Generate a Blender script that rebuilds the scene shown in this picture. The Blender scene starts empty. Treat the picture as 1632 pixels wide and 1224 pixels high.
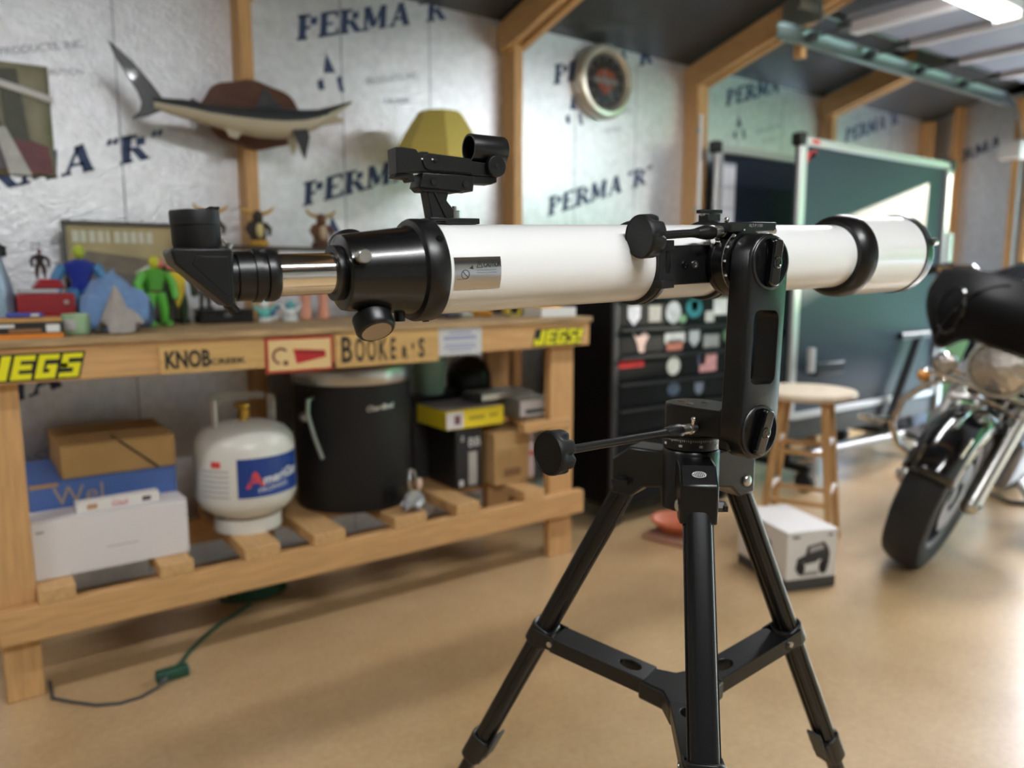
import bpy, math, random
from mathutils import Matrix, Vector
random.seed(7)
scene = bpy.context.scene
COL = scene.collection
R = math.radians
PI = math.pi

# ------------------------------------------------------------------ camera, world, lights, exposure
cam_d = bpy.data.cameras.new('camera')
cam = bpy.data.objects.new('camera', cam_d)
COL.objects.link(cam)
cam.location = (0, 0, 1.1)
cam.rotation_euler = (R(82), 0, R(-36))
cam_d.sensor_fit = 'HORIZONTAL'
cam_d.sensor_width = 36
cam_d.lens = 36 * 1226 / 1632
cam_d.clip_start = 0.02
cam_d.clip_end = 300
cam_d.dof.use_dof = True
cam_d.dof.focus_distance = 0.884
cam_d.dof.aperture_fstop = 3.0
scene.camera = cam

SUN_SLOPE, SUN_SIDE = 0.274, 0.12       # low sun shining in through the garage door
sun_vec = Vector((1, -SUN_SIDE, SUN_SLOPE)).normalized()
world = bpy.data.worlds.new('world')
scene.world = world
world.use_nodes = True
wn = world.node_tree.nodes
wl = world.node_tree.links
bg = wn['Background']
sky = wn.new('ShaderNodeTexSky')
sky.sky_type = 'NISHITA'
sky.sun_disc = False
sky.sun_elevation = R(38)
sky.sun_rotation = R(90)
sky.air_density = 1.0
sky.dust_density = 1.0
wl.new(sky.outputs[0], bg.inputs[0])
bg.inputs[1].default_value = 5.0
sun_d = bpy.data.lights.new('sun', 'SUN')
sun_d.energy = 34.0
sun_d.angle = R(0.53)
sun_d.color = (1, 0.9, 0.74)
sun = bpy.data.objects.new('sun', sun_d)
COL.objects.link(sun)
sun.rotation_euler = sun_vec.to_track_quat('Z', 'Y').to_euler()
sun.location = (20, -2, 8)

vs = scene.view_settings
vs.view_transform = 'Standard'
vs.look = 'None'
vs.gamma = 1
vs.use_curve_mapping = False
vs.exposure = 0.0
scene.cycles.use_denoising = True
scene.cycles.max_bounces = 8
scene.cycles.sample_clamp_indirect = 6
LAMP_POWER = 23.0

# ------------------------------------------------------------------ materials
def lin(c):
    return tuple(((v / 255) / 12.92 if v / 255 <= 0.04045 else ((v / 255 + 0.055) / 1.055) ** 2.4) for v in c)

MATS = {}
def mat(name, col, rough=0.5, metal=0.0, noise=0.0, scale=20.0, bump=0.0, bscale=60.0, stretch=(1, 1, 1),
        coat=0.0, emit=0.0, spec=0.5, trans=0.0, sheen=0.0):
    if name in MATS:
        return MATS[name]
    m = bpy.data.materials.new(name)
    m.use_nodes = True
    nt = m.node_tree
    n, l = nt.nodes, nt.links
    b = n['Principled BSDF']
    c = lin(col) + (1,)
    b.inputs['Base Color'].default_value = c
    b.inputs['Roughness'].default_value = rough
    b.inputs['Metallic'].default_value = metal
    b.inputs['Specular IOR Level'].default_value = spec
    b.inputs['Coat Weight'].default_value = coat
    b.inputs['Transmission Weight'].default_value = trans
    b.inputs['Sheen Weight'].default_value = sheen
    if emit:
        b.inputs['Emission Color'].default_value = c
        b.inputs['Emission Strength'].default_value = emit
    tc = n.new('ShaderNodeTexCoord')
    mp = n.new('ShaderNodeMapping')
    mp.inputs['Scale'].default_value = stretch
    l.new(tc.outputs['Object'], mp.inputs[0])
    if noise:
        t = n.new('ShaderNodeTexNoise')
        t.inputs['Scale'].default_value = scale
        t.inputs['Detail'].default_value = 6
        l.new(mp.outputs[0], t.inputs[0])
        r = n.new('ShaderNodeValToRGB')
        r.color_ramp.elements[0].position = 0.3
        r.color_ramp.elements[1].position = 0.72
        r.color_ramp.elements[0].color = tuple(v * (1 - noise) for v in c[:3]) + (1,)
        r.color_ramp.elements[1].color = tuple(min(1, v * (1 + noise * 0.6)) for v in c[:3]) + (1,)
        l.new(t.outputs[0], r.inputs[0])
        l.new(r.outputs[0], b.inputs['Base Color'])
    if bump:
        t2 = n.new('ShaderNodeTexNoise')
        t2.inputs['Scale'].default_value = bscale
        t2.inputs['Detail'].default_value = 4
        l.new(mp.outputs[0], t2.inputs[0])
        bp = n.new('ShaderNodeBump')
        bp.inputs['Strength'].default_value = bump
        bp.inputs['Distance'].default_value = 0.01
        l.new(t2.outputs[0], bp.inputs['Height'])
        l.new(bp.outputs[0], b.inputs['Normal'])
    MATS[name] = m
    return m

WOOD = mat('pine_lumber', (206, 160, 106), 0.6, noise=0.16, scale=7, stretch=(1.2, 12, 12), bump=0.12, bscale=30)
WOODV = mat('pine_lumber_upright', (206, 160, 106), 0.6, noise=0.16, scale=7, stretch=(12, 12, 1.2), bump=0.12, bscale=30)
WOODY = mat('pine_lumber_cross', (206, 163, 110), 0.6, noise=0.15, scale=7, stretch=(12, 1.2, 12), bump=0.12, bscale=30)
PLY = mat('worn_plywood', (176, 146, 106), 0.65, noise=0.35, scale=9, stretch=(1, 6, 6), bump=0.1, bscale=40)
DARKWOOD = mat('walnut_plaque', (96, 58, 40), 0.35, noise=0.3, scale=9, stretch=(1, 6, 6), coat=0.4)
FOIL = mat('foil_insulation', (232, 234, 238), 0.36, metal=0.80, noise=0.10, scale=30, bump=0.30, bscale=95)
INK = mat('blue_print', (58, 74, 112), 0.6)
INKL = mat('pale_print', (140, 146, 160), 0.6)
ROOF = mat('metal_roof', (74, 78, 80), 0.42, metal=0.35, noise=0.2, scale=3)
PLAINWALL = mat('plain_wall', (188, 184, 176), 0.7)
BLACKP = mat('black_plastic', (12, 12, 13), 0.36, spec=0.45)
BLACKM = mat('black_satin_metal', (11, 11, 12), 0.32, spec=0.45)
BLACKG = mat('black_gloss', (10, 10, 12), 0.16, coat=0.5)
BLACKMATT = mat('black_matt', (11, 11, 12), 0.55, spec=0.35)
RUBBER = mat('tyre_rubber', (20, 21, 22), 0.72, bump=0.1, bscale=120)
CHROME = mat('chrome', (225, 222, 218), 0.10, metal=1.0)
STEEL = mat('brushed_steel', (190, 188, 184), 0.30, metal=1.0)
GALV = mat('galvanized_steel', (170, 178, 174), 0.38, metal=0.9)
WHITEP = mat('white_lacquer', (228, 229, 228), 0.22, coat=0.3)
WHITE = mat('white_paint', (225, 225, 224), 0.5)
INKW = mat('white_print', (215, 215, 215), 0.5)
BRASS = mat('brass', (190, 150, 70), 0.3, metal=1.0)

# ------------------------------------------------------------------ mesh builder
class MB:
    def __init__(self, M=None):
        self.v, self.f, self.mi = [], [], []
        self.M = M or Matrix()
        self.k = 0
    def add(self, vs, fs, M=None):
        T = self.M @ M if M is not None else self.M
        o = len(self.v)
        self.v += [tuple(T @ Vector(p)) for p in vs]
        self.f += [tuple(i + o for i in f) for f in fs]
        self.mi += [self.k] * len(fs)
        return self
    def box(self, c, s, M=None, rz=0, rx=0, ry=0):
        x, y, z = s[0] / 2, s[1] / 2, s[2] / 2
        vs = [(-x, -y, -z), (x, -y, -z), (x, y, -z), (-x, y, -z), (-x, -y, z), (x, -y, z), (x, y, z), (-x, y, z)]
        fs = [(0, 3, 2, 1), (4, 5, 6, 7), (0, 1, 5, 4), (1, 2, 6, 5), (2, 3, 7, 6), (3, 0, 4, 7)]
        T = Matrix.Translation(c) @ Matrix.Rotation(rz, 4, 'Z') @ Matrix.Rotation(ry, 4, 'Y') @ Matrix.Rotation(rx, 4, 'X')
        return self.add(vs, fs, M @ T if M is not None else T)
    def bx(self, x0, x1, y0, y1, z0, z1, M=None):
        return self.box(((x0 + x1) / 2, (y0 + y1) / 2, (z0 + z1) / 2), (x1 - x0, y1 - y0, z1 - z0), M)
    def lathe(self, prof, M=None, n=40, sx=1, sy=1, close=True, a0=0.0, a1=2 * PI):
        vs, fs = [], []
        full = abs(a1 - a0 - 2 * PI) < 1e-6
        m = n if full else n + 1
        for r, z in prof:
            for i in range(m):
                a = a0 + (a1 - a0) * i / n
                vs.append((r * math.cos(a) * sx, r * math.sin(a) * sy, z))
        for j in range(len(prof) - 1):
            for i in range(n):
                i2 = (i + 1) % m
                fs.append((j * m + i, j * m + i2, (j + 1) * m + i2, (j + 1) * m + i))
        if close and full:
            if prof[0][0] > 1e-6: fs.append(tuple(reversed(range(m))))
            if prof[-1][0] > 1e-6: fs.append(tuple(range((len(prof) - 1) * m, len(prof) * m)))
        return self.add(vs, fs, M)
    def cyl(self, p0, p1, r0, r1=None, n=20, M=None):
        p0, p1 = Vector(p0), Vector(p1)
        d = p1 - p0
        T = Matrix.Translation(p0) @ d.to_track_quat('Z', 'Y').to_matrix().to_4x4()
        if M is not None: T = M @ T
        return self.lathe([(r0, 0), (r0 if r1 is None else r1, d.length)], T, n)
    def prism(self, poly, d0, d1, M=None):
        # poly in local x,y ; extruded along local z
        n = len(poly)
        vs = [(p[0], p[1], d0) for p in poly] + [(p[0], p[1], d1) for p in poly]
        fs = [tuple(reversed(range(n))), tuple(range(n, 2 * n))]
        for i in range(n):
            j = (i + 1) % n
            fs.append((i, j, n + j, n + i))
        return self.add(vs, fs, M)
    def tube(self, pts, r, n=10, M=None, closed=False):
        pts = [Vector(p) for p in pts]
        rs = r if isinstance(r, (list, tuple)) else [r] * len(pts)
        vs, fs = [], []
        up = Vector((0, 0, 1))
        m = len(pts)
        ref = None
        for i, p in enumerate(pts):
            a = pts[(i - 1) % m] if closed else pts[max(i - 1, 0)]
            b = pts[(i + 1) % m] if closed else pts[min(i + 1, m - 1)]
            d = (b - a).normalized()
            if ref is None:
                ref = d.cross(up)
                if ref.length < 0.1: ref = d.cross(Vector((1, 0, 0)))
            ref = (ref - d * ref.dot(d)).normalized()
            q = d.cross(ref)
            for k in range(n):
                t = 2 * PI * k / n
                vs.append(tuple(p + (ref * math.cos(t) + q * math.sin(t)) * rs[i]))
        for i in range(m if closed else m - 1):
            i2 = (i + 1) % m
            for k in range(n):
                k2 = (k + 1) % n
                fs.append((i * n + k, i * n + k2, i2 * n + k2, i2 * n + k))
        if not closed:
            fs.append(tuple(reversed(range(n))))
            fs.append(tuple(range((m - 1) * n, m * n)))
        return self.add(vs, fs, M)
    def grid(self, fn, nu, nv, M=None, wrapu=False):
        vs = [fn(i / nu, j / nv) for j in range(nv + 1) for i in range(nu + 1)]
        fs = [(j * (nu + 1) + i, j * (nu + 1) + i + 1, (j + 1) * (nu + 1) + i + 1, (j + 1) * (nu + 1) + i)
              for j in range(nv) for i in range(nu)]
        return self.add(vs, fs, M)
    def ball(self, c, r, M=None, n=16, s=(1, 1, 1)):
        prof = [(max(1e-5, math.sin(PI * i / 10)), -math.cos(PI * i / 10)) for i in range(11)]
        prof[0] = (1e-7, -1); prof[-1] = (1e-7, 1)
        T = Matrix.Translation(c) @ Matrix.Diagonal((r * s[0], r * s[1], r * s[2], 1))
        return self.lathe(prof, M @ T if M is not None else T, n)
    def text(self, s, size, M, ext=0.0004, shear=0.0, off=0.0, align='LEFT', sx=1.0, space=1.0):
        cu = bpy.data.curves.new('t', 'FONT')
        cu.body = s; cu.size = size; cu.extrude = ext; cu.shear = shear; cu.offset = off
        cu.align_x = align; cu.resolution_u = 3; cu.space_character = space
        ob = bpy.data.objects.new('t', cu)
        me = bpy.data.meshes.new_from_object(ob)
        self.add([(v.co.x * sx, v.co.y, v.co.z) for v in me.vertices], [tuple(p.vertices) for p in me.polygons], M)
        bpy.data.objects.remove(ob); bpy.data.curves.remove(cu); bpy.data.meshes.remove(me)
        return self
    def build(self, name, m, parent=None, smooth=35, bevel=0, world=False, kind=None, label=None, sub=0, solid=0, segs=2):
        me = bpy.data.meshes.new(name)
        vs = self.v
        if world and parent is not None:
            Wi = root_matrix(parent).inverted()
            vs = [tuple(Wi @ Vector(p)) for p in vs]
        me.from_pydata(vs, [], self.f)
        ms = m if isinstance(m, (list, tuple)) else [m]
        for x in ms: me.materials.append(x)
        if len(ms) > 1: me.polygons.foreach_set('material_index', self.mi)
        me.validate()
        import bmesh
        bm = bmesh.new(); bm.from_mesh(me)
        bmesh.ops.recalc_face_normals(bm, faces=bm.faces)
        bm.to_mesh(me); bm.free()
        if smooth:
            me.polygons.foreach_set('use_smooth', [True] * len(me.polygons))
            me.set_sharp_from_angle(angle=R(smooth))
        o = bpy.data.objects.new(name, me)
        COL.objects.link(o)
        if parent is not None: o.parent = parent
        if solid:
            md = o.modifiers.new('solid', 'SOLIDIFY'); md.thickness = solid; md.offset = 0
        if sub:
            md = o.modifiers.new('sub', 'SUBSURF'); md.levels = sub; md.render_levels = sub
        if bevel:
            md = o.modifiers.new('bevel', 'BEVEL'); md.width = bevel; md.segments = segs; md.limit_method = 'ANGLE'
            md.angle_limit = R(40); md.harden_normals = False
        if kind: o['kind'] = kind
        if label: o['label'] = label
        return o

ROOTS = {}
def root_matrix(o):
    while o.parent is not None: o = o.parent
    return ROOTS.get(o.name, Matrix())
def thing(name, label, cat, loc=(0, 0, 0), rz=0, group=None, rx=0):
    o = bpy.data.objects.new(name, None)
    o.empty_display_size = 0.05
    COL.objects.link(o)
    o.location = loc
    o.rotation_euler = (rx, 0, rz)
    ROOTS[o.name] = Matrix.Translation(loc) @ Matrix.Rotation(rz, 4, 'Z') @ Matrix.Rotation(rx, 4, 'X')
    o['label'] = label; o['category'] = cat
    if group: o['group'] = group
    return o
def tag(o, label, cat, group=None):
    o['label'] = label; o['category'] = cat
    if group: o['group'] = group
    return o
def place(o, loc, rz=0):
    o.location = loc; o.rotation_euler = (0, 0, rz)
    return o
def share(o, parent, name=None, loc=None):
    c = o.copy(); COL.objects.link(c); c.parent = parent
    if loc is not None: c.location = loc
    return c
XZ = Matrix.Rotation(PI / 2, 4, 'X')     # text plane: local x -> X, local y -> Z, local z -> -Y
def facing(x, y, z, roll=0.0):
    """matrix for flat print on a face looking towards -Y"""
    return Matrix.Translation((x, y, z)) @ XZ @ Matrix.Rotation(roll, 4, 'Z')

# ------------------------------------------------------------------ the setting
WY = 2.89            # foil wall
EX = 5.85            # end wall with the garage door
STUDS = [-2.74, -1.52, -0.30, 0.90, 2.07, 3.27, 4.49, 5.72]
EAVE, SLOPE, RIDGE_Y = 2.2, 0.28, -0.6

def conc():
    m = bpy.data.materials.new('sealed_concrete'); m.use_nodes = True
    n, l = m.node_tree.nodes, m.node_tree.links
    b = n['Principled BSDF']
    tc = n.new('ShaderNodeTexCoord')
    a = n.new('ShaderNodeTexNoise'); a.inputs['Scale'].default_value = 2.2; a.inputs['Detail'].default_value = 8; a.inputs['Roughness'].default_value = 0.65
    c = n.new('ShaderNodeTexNoise'); c.inputs['Scale'].default_value = 60; c.inputs['Detail'].default_value = 3
    l.new(tc.outputs['Object'], a.inputs[0]); l.new(tc.outputs['Object'], c.inputs[0])
    r = n.new('ShaderNodeValToRGB')
    r.color_ramp.elements[0].position = 0.3; r.color_ramp.elements[1].position = 0.7
    r.color_ramp.elements[0].color = lin((178, 146, 104)) + (1,)
    r.color_ramp.elements[1].color = lin((200, 170, 128)) + (1,)
    l.new(a.outputs[0], r.inputs[0])
    mx = n.new('ShaderNodeMix'); mx.data_type = 'RGBA'; mx.blend_type = 'OVERLAY'
    mx.inputs[0].default_value = 0.18
    l.new(r.outputs[0], mx.inputs[6]); l.new(c.outputs[0], mx.inputs[7])
    l.new(mx.outputs[2], b.inputs['Base Color'])
    mr = n.new('ShaderNodeMapRange'); mr.inputs[3].default_value = 0.34; mr.inputs[4].default_value = 0.5
    l.new(a.outputs[0], mr.inputs[0]); l.new(mr.outputs[0], b.inputs['Roughness'])
    bp = n.new('ShaderNodeBump'); bp.inputs['Strength'].default_value = 0.08; bp.inputs['Distance'].default_value = 0.01
    l.new(c.outputs[0], bp.inputs['Height']); l.new(bp.outputs[0], b.inputs['Normal'])
    b.inputs['Coat Weight'].default_value = 1.0; b.inputs['Coat Roughness'].default_value = 0.24
    return m
CONCRETE = conc()
MB().bx(-3, EX + 0.1, -4.1, WY + 0.1, -0.12, 0).build('floor', CONCRETE, kind='structure')

# serif letters of the print on the foil, drawn from strokes (unit cap height)
GL = {
    'P': (0.78, [(.2, 0, .2, 1, .27), (.2, .94, .5, .94, .13), (.2, .46, .5, .46, .13), (.62, .55, .62, .86, .27), (0, .04, .4, .04, .11), (.0, .96, .3, .96, .11)]),
    'E': (0.78, [(.2, 0, .2, 1, .27), (.2, .95, .7, .95, .13), (.2, .5, .55, .5, .12), (.2, .05, .74, .05, .13), (.7, .72, .7, 1, .10), (.74, 0, .74, .28, .10), (0, .04, .3, .04, .11)]),
    'R': (0.86, [(.2, 0, .2, 1, .27), (.2, .94, .5, .94, .13), (.2, .48, .5, .48, .13), (.62, .56, .62, .86, .27), (.46, .48, .74, .04, .24), (0, .04, .4, .04, .11), (.66, .04, .9, .04, .11), (0, .96, .3, .96, .11)]),
    'M': (1.1, [(.16, 0, .16, 1, .13), (.2, .98, .52, .12, .27), (.84, .98, .52, .12, .11), (.88, 0, .88, 1, .27), (0, .04, .32, .04, .11), (.72, .04, 1.04, .04, .11)]),
    'A': (0.92, [(.14, 0, .46, .98, .11), (.46, 1, .76, 0, .27), (.26, .32, .66, .32, .12), (0, .04, .28, .04, .11), (.6, .04, .92, .04, .11)]),
    '"': (0.42, [(.1, .78, .16, 1, .13), (.28, .78, .34, 1, .13)]),
    ' ': (0.25, []),
}
def serif(mb, s, h, M, slant=0.28, wide=1.0):
    x = 0.0
    for ch in s:
        w, st = GL[ch]
        for (a, b, c, d, t) in st:
            p, q = Vector((x + a, b, 0)), Vector((x + c, d, 0))
            dr = (q - p).normalized(); nn = Vector((-dr.y, dr.x, 0)) * t / 2
            quad = []
            for e in (p - nn, q - nn, q + nn, p + nn):
                quad.append(((e.x + e.y * slant) * h * wide, e.y * h, 0))
            mb.add(quad, [(0, 1, 2, 3)], M)
        x += w * 1.04
    return x * h * wide

wall_left = MB().bx(-3, EX + 0.1, WY + 0.012, WY + 0.1, 0, EAVE + 0.1).build('wall_left', PLAINWALL, kind='structure')
SLANT = math.atan(0.32)
prints = {  # stud bay -> (X, Z) of the start of each line of big lettering
    2: [(-0.06, 1.30), (-0.10, 1.88), (-0.2, 0.60)],
    3: [(1.115, 1.962), (1.115, 1.362), (1.1, 0.55)],
    4: [(2.335, 1.975), (2.305, 1.377), (2.3, 0.6)],
    5: [(3.56, 2.03), (3.55, 1.45)],
    6: [(4.75, 1.95), (4.75, 1.35)],
}
for i in range(len(STUDS) - 1):
    x0, x1 = STUDS[i], STUDS[i + 1]
    sh = MB().bx(x0 + 0.002, x1 - 0.002, WY, WY + 0.012, 0.01, EAVE + 0.02).build('insulation_sheet', FOIL, wall_left, smooth=0)
    sh['label'] = 'foil-faced insulation sheet with slanted blue print'
    if i in prints:
        mb = MB(); ml = MB()
        for (px, pz) in prints[i]:
            M = facing(px, WY - 0.0012, pz, math.atan(0.30))
            serif(mb, 'PERMA "R"', 0.082, M, 0.30, 1.32)
            # small roof-shaped mark and small print below each line
            Mm = facing(px + 0.10, WY - 0.0012, pz - 0.10, 0.15)
            mb.add([(0, 0, 0), (.05, 0, 0), (.025, .07, 0)], [(0, 1, 2)], Mm)
            mb.add([(-.03, -.06, 0), (-.005, -.06, 0), (-.005, -.02, 0), (-.03, -.03, 0)], [(0, 1, 2, 3)], Mm)
            mb.add([(.055, -.07, 0), (.075, -.07, 0), (.07, -.01, 0), (.05, -.02, 0)], [(0, 1, 2, 3)], Mm)
            ml.text("PRODUCTS, INC.", 0.032, facing(px + 0.28, WY - 0.0012, pz - 0.12, math.atan(0.27)), ext=0, shear=0.2)
            ml.text("CAUTION", 0.026, facing(px + 0.35, WY - 0.0012, pz + 0.42, 0.15), ext=0)
        for k in (1, 2):
            xx = x0 + (x1 - x0) * k / 3
            ml.box((xx, WY - 0.001, 1.1), (0.004, 0.0006, 2.1))
        mb.build('printed_lettering', INK, sh, smooth=0)
        ml.build('small_print', INKL, sh, smooth=0)
for i, sx in enumerate(STUDS):
    w = 0.045 if i != 5 else 0.085
    MB().bx(sx - w / 2, sx + w / 2, WY - 0.09, WY, 0.01, EAVE - 0.02).build('stud', WOODV, wall_left, bevel=0.002)
MB().bx(-3, EX, WY - 0.04, WY, 0.001, 0.04).build('sole_plate', WOOD, wall_left)

# roof: two metal slopes, rafters with ties
rid_z = EAVE + SLOPE * (WY - RIDGE_Y)
ceil_mb = MB()
far_y = RIDGE_Y - (WY - RIDGE_Y)
ceil_mb.add([(-3, WY + .1, EAVE - .02), (EX + .1, WY + .1, EAVE - .02), (EX + .1, RIDGE_Y, rid_z), (-3, RIDGE_Y, rid_z),
             (-3, far_y, EAVE), (EX + .1, far_y, EAVE)], [(0, 1, 2, 3), (3, 2, 5, 4)])
ceiling = ceil_mb.build('ceiling', ROOF, smooth=0, kind='structure', solid=0.02)
for i, sx in enumerate(STUDS[:-1]):
    L = math.hypot(WY - RIDGE_Y, rid_z - EAVE)
    ang = math.atan(SLOPE)
    for side in (-1, 1):
        mb = MB()
        mb.box((sx + side * 0.032, (WY + RIDGE_Y) / 2, (EAVE + rid_z) / 2 - 0.085), (0.036, L, 0.12), rx=-ang)
        mb.build('rafter', WOODY, ceiling, bevel=0.002)
    mb = MB()
    mb.box((sx, (far_y + RIDGE_Y) / 2, (EAVE + rid_z) / 2 - 0.085), (0.045, L, 0.14), rx=ang)
    mb.build('rafter', WOODY, ceiling)
    if i >= 3:
        MB().bx(sx - 0.02, sx + 0.02, -2.9, 1.9, 2.42, 2.54).build('tie_beam', WOODY, ceiling)
        MB().bx(sx - 0.055, sx - 0.045, 2.1, 2.3, 2.22, 2.35).build('gusset_plate', GALV, ceiling)

# end wall with the garage opening
JAMB, HEAD, JAMB2 = 2.20, 1.99, -2.7
wall_end = MB().bx(EX + 0.012, EX + 0.1, JAMB, WY + 0.1, 0, 2.5).bx(EX + 0.012, EX + 0.1, -4.1, JAMB2, 0, 2.5).bx(EX + .012, EX + .1, JAMB2, JAMB, 2.12, 3.2).build('wall_end', PLAINWALL, kind='structure')
sh = MB().bx(EX, EX + 0.012, JAMB + 0.10, WY, 0.35, 2.30).build('insulation_sheet', FOIL, wall_end, smooth=0)
mb = MB()
MY = Matrix.Translation((EX - 0.0012, 2.78, 1.86)) @ Matrix.Rotation(-PI / 2, 4, 'Z') @ XZ @ Matrix.Rotation(.3, 4, 'Z')
serif(mb, 'PERMA', 0.07, MY, 0.24, 1.2)
mb.build('printed_lettering', INK, sh, smooth=0)
MB().bx(EX - 0.09, EX, JAMB + 0.06, JAMB + 0.10, 0, 2.25).build('door_post', WOODV, wall_end)
MB().bx(EX - 0.03, EX + 0.1, JAMB - 0.01, JAMB + 0.03, 0, 2.12).build('door_jamb', WOODV, wall_end)
MB().bx(EX - 0.09, EX, 2.66, 2.70, 0, 2.3).build('stud', WOODV, wall_end)
MB().bx(EX - 0.03, EX + 0.1, JAMB2, JAMB, HEAD, 2.12).build('door_header', WOODY, wall_end)
MB().bx(-3.1, EX + 0.1, far_y - 0.1, far_y, 0, 2.3).build('wall_right', PLAINWALL, kind='structure')
mb = MB()
mb.prism([(far_y - .1, 0), (WY + .1, 0), (WY + .1, EAVE), (RIDGE_Y, rid_z + .02), (far_y - .1, EAVE)], -3.1, -3.0,
         Matrix(((0, 0, 1, 0), (1, 0, 0, 0), (0, 1, 0, 0), (0, 0, 0, 1))))
mb.build('wall_back', PLAINWALL, kind='structure')
mb = MB()
mb.prism([(JAMB2 - 1.4, 2.3), (WY + .1, 2.2), (RIDGE_Y, rid_z + .02)], EX + .012, EX + .1,
         Matrix(((0, 0, 1, 0), (1, 0, 0, 0), (0, 1, 0, 0), (0, 0, 0, 1))))
mb.build('gable_boards', PLAINWALL, wall_end)

# open overhead door with its track
DOORP = mat('door_steel', (138, 144, 158), 0.45, noise=0.06, scale=4)
DZ = 2.215
door = MB().bx(5.30, 5.36, JAMB2 + 0.2, 2.04, DZ - 0.02, DZ + 0.03).build('door_1', DOORP, kind='structure', bevel=0.004)
for k in range(4):
    x0 = 3.31 + k * 0.50
    MB().bx(x0, x0 + 0.493, JAMB2 + 0.2, 2.04, DZ, DZ + 0.035).build('door_panel', DOORP, door, bevel=0.006)
    MB().bx(x0 + 0.01, x0 + 0.05 + (0.03 if k == 0 else 0), JAMB2 + 0.25, 2.03, DZ - (0.05 if k == 0 else 0.03), DZ - 0.001).build('door_strut', mat('door_strut_paint', (205, 202, 204), 0.45), door, bevel=0.004)
    mb = MB().bx(x0 - 0.02, x0 + 0.05, 2.02, 2.07, DZ - 0.03, DZ + 0.0)
    mb.cyl((x0 + 0.02, 2.05, DZ - 0.02), (x0 + 0.02, 2.25, DZ - 0.02), 0.006)
    mb.cyl((x0 + 0.02, 2.20, DZ - 0.02), (x0 + 0.02, 2.235, DZ - 0.02), 0.023)
    mb.build('roller', mat('roller_grey', (90, 96, 96), 0.4, metal=0.6), door)
TY = 2.25
mb = MB().bx(3.11, 5.42, TY, TY + 0.004, DZ - 0.055, DZ + 0.01)
mb.bx(3.11, 5.42, TY - 0.028, TY, DZ - 0.059, DZ - 0.055).bx(3.11, 5.42, TY - 0.028, TY, DZ + 0.01, DZ + 0.014)
arc = [(5.42 + 0.36 * math.sin(a), DZ - 0.36 + 0.36 * math.cos(a)) for a in [PI / 2 * k / 10 for k in range(11)]]
for (a, b) in zip(arc, arc[1:]):
    mb.add([(a[0], TY, a[1] - .03), (b[0], TY, b[1] - .03), (b[0], TY, b[1] + .03), (a[0], TY, a[1] + .03)], [(0, 1, 2, 3)])
mb.bx(5.75, 5.81, TY, TY + 0.004, 0.02, DZ - 0.36)
mb.build('door_track', GALV, door, smooth=0)
MB().bx(3.10, 5.30, 2.13, 2.145, DZ + 0.045, DZ + 0.085).build('track_angle', GALV, door)
MB().bx(3.31, 3.35, 2.26, 2.30, DZ - 0.10, DZ + 0.14).build('track_hanger', WOODV, door)
MB().bx(5.70, 5.83, TY - 0.02, TY + 0.12, 1.86, 1.98).build('spring_bracket', WHITE, door, bevel=0.01)

# shop lights (4 ft strips hung from the trusses)
LED = mat('led_diffuser', (250, 252, 255), 0.5, emit=22)
def shop_light(loc, rz, label, power=None):
    t = thing('shop_light', label, 'ceiling light', loc, rz, 'hanging shop lights')
    MB().bx(-0.61, 0.61, -0.055, 0.055, 0.012, 0.05).build('housing', WHITE, t, bevel=0.006)
    for s in (-1, 1):
        MB().cyl((-0.585, s * 0.028, 0.0), (0.585, s * 0.028, 0.0), 0.013, n=14).build('tube', LED, t)
    for s in (-1, 1):
        MB().bx(s * 0.60 - 0.012, s * 0.60 + 0.012, -0.055, 0.055, -0.018, 0.05).build('end_cap', WHITE, t, bevel=0.004)
        ztop = EAVE + SLOPE * (WY - loc[1]) - 0.03
        top = ztop - loc[2] if loc[1] > RIDGE_Y else 0.6
        MB().cyl((s * 0.5, 0, 0.05), (s * 0.5, 0, top), 0.002, n=6).build('hanger_wire', STEEL, t)
    ld = bpy.data.lights.new('shop_light_glow', 'AREA')
    ld.shape = 'RECTANGLE'; ld.size = 1.16; ld.size_y = 0.09; ld.energy = power or LAMP_POWER; ld.color = (0.97, 0.985, 1.0)
    lo = bpy.data.objects.new('lamp_light', ld)
    COL.objects.link(lo); lo.parent = t; lo.location = (0, 0, -0.02)
    return t
shop_light((2.93, 1.47, 2.13), 0, 'white hanging shop light in view under the open garage door')
shop_light((0.55, -0.55, 2.45), 0, 'white shop light hanging overhead of the telescope, out of view', 52)
shop_light((-1.2, 1.35, 2.45), 0, 'white shop light hanging behind the left end of the workbench, out of view', 18)

# outdoors
LAWN = mat('lawn_grass', (96, 150, 70), 0.9, noise=0.35, scale=3)
MB().bx(9.0, 60, -40, 40, -0.14, -0.04).build('ground_lawn', LAWN, kind='structure')
MB().bx(EX + 0.1, 9.0, -40, 40, -0.14, -0.03).build('ground_drive', mat('drive_concrete', (190, 186, 178), 0.8, noise=0.1), kind='structure')
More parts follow.
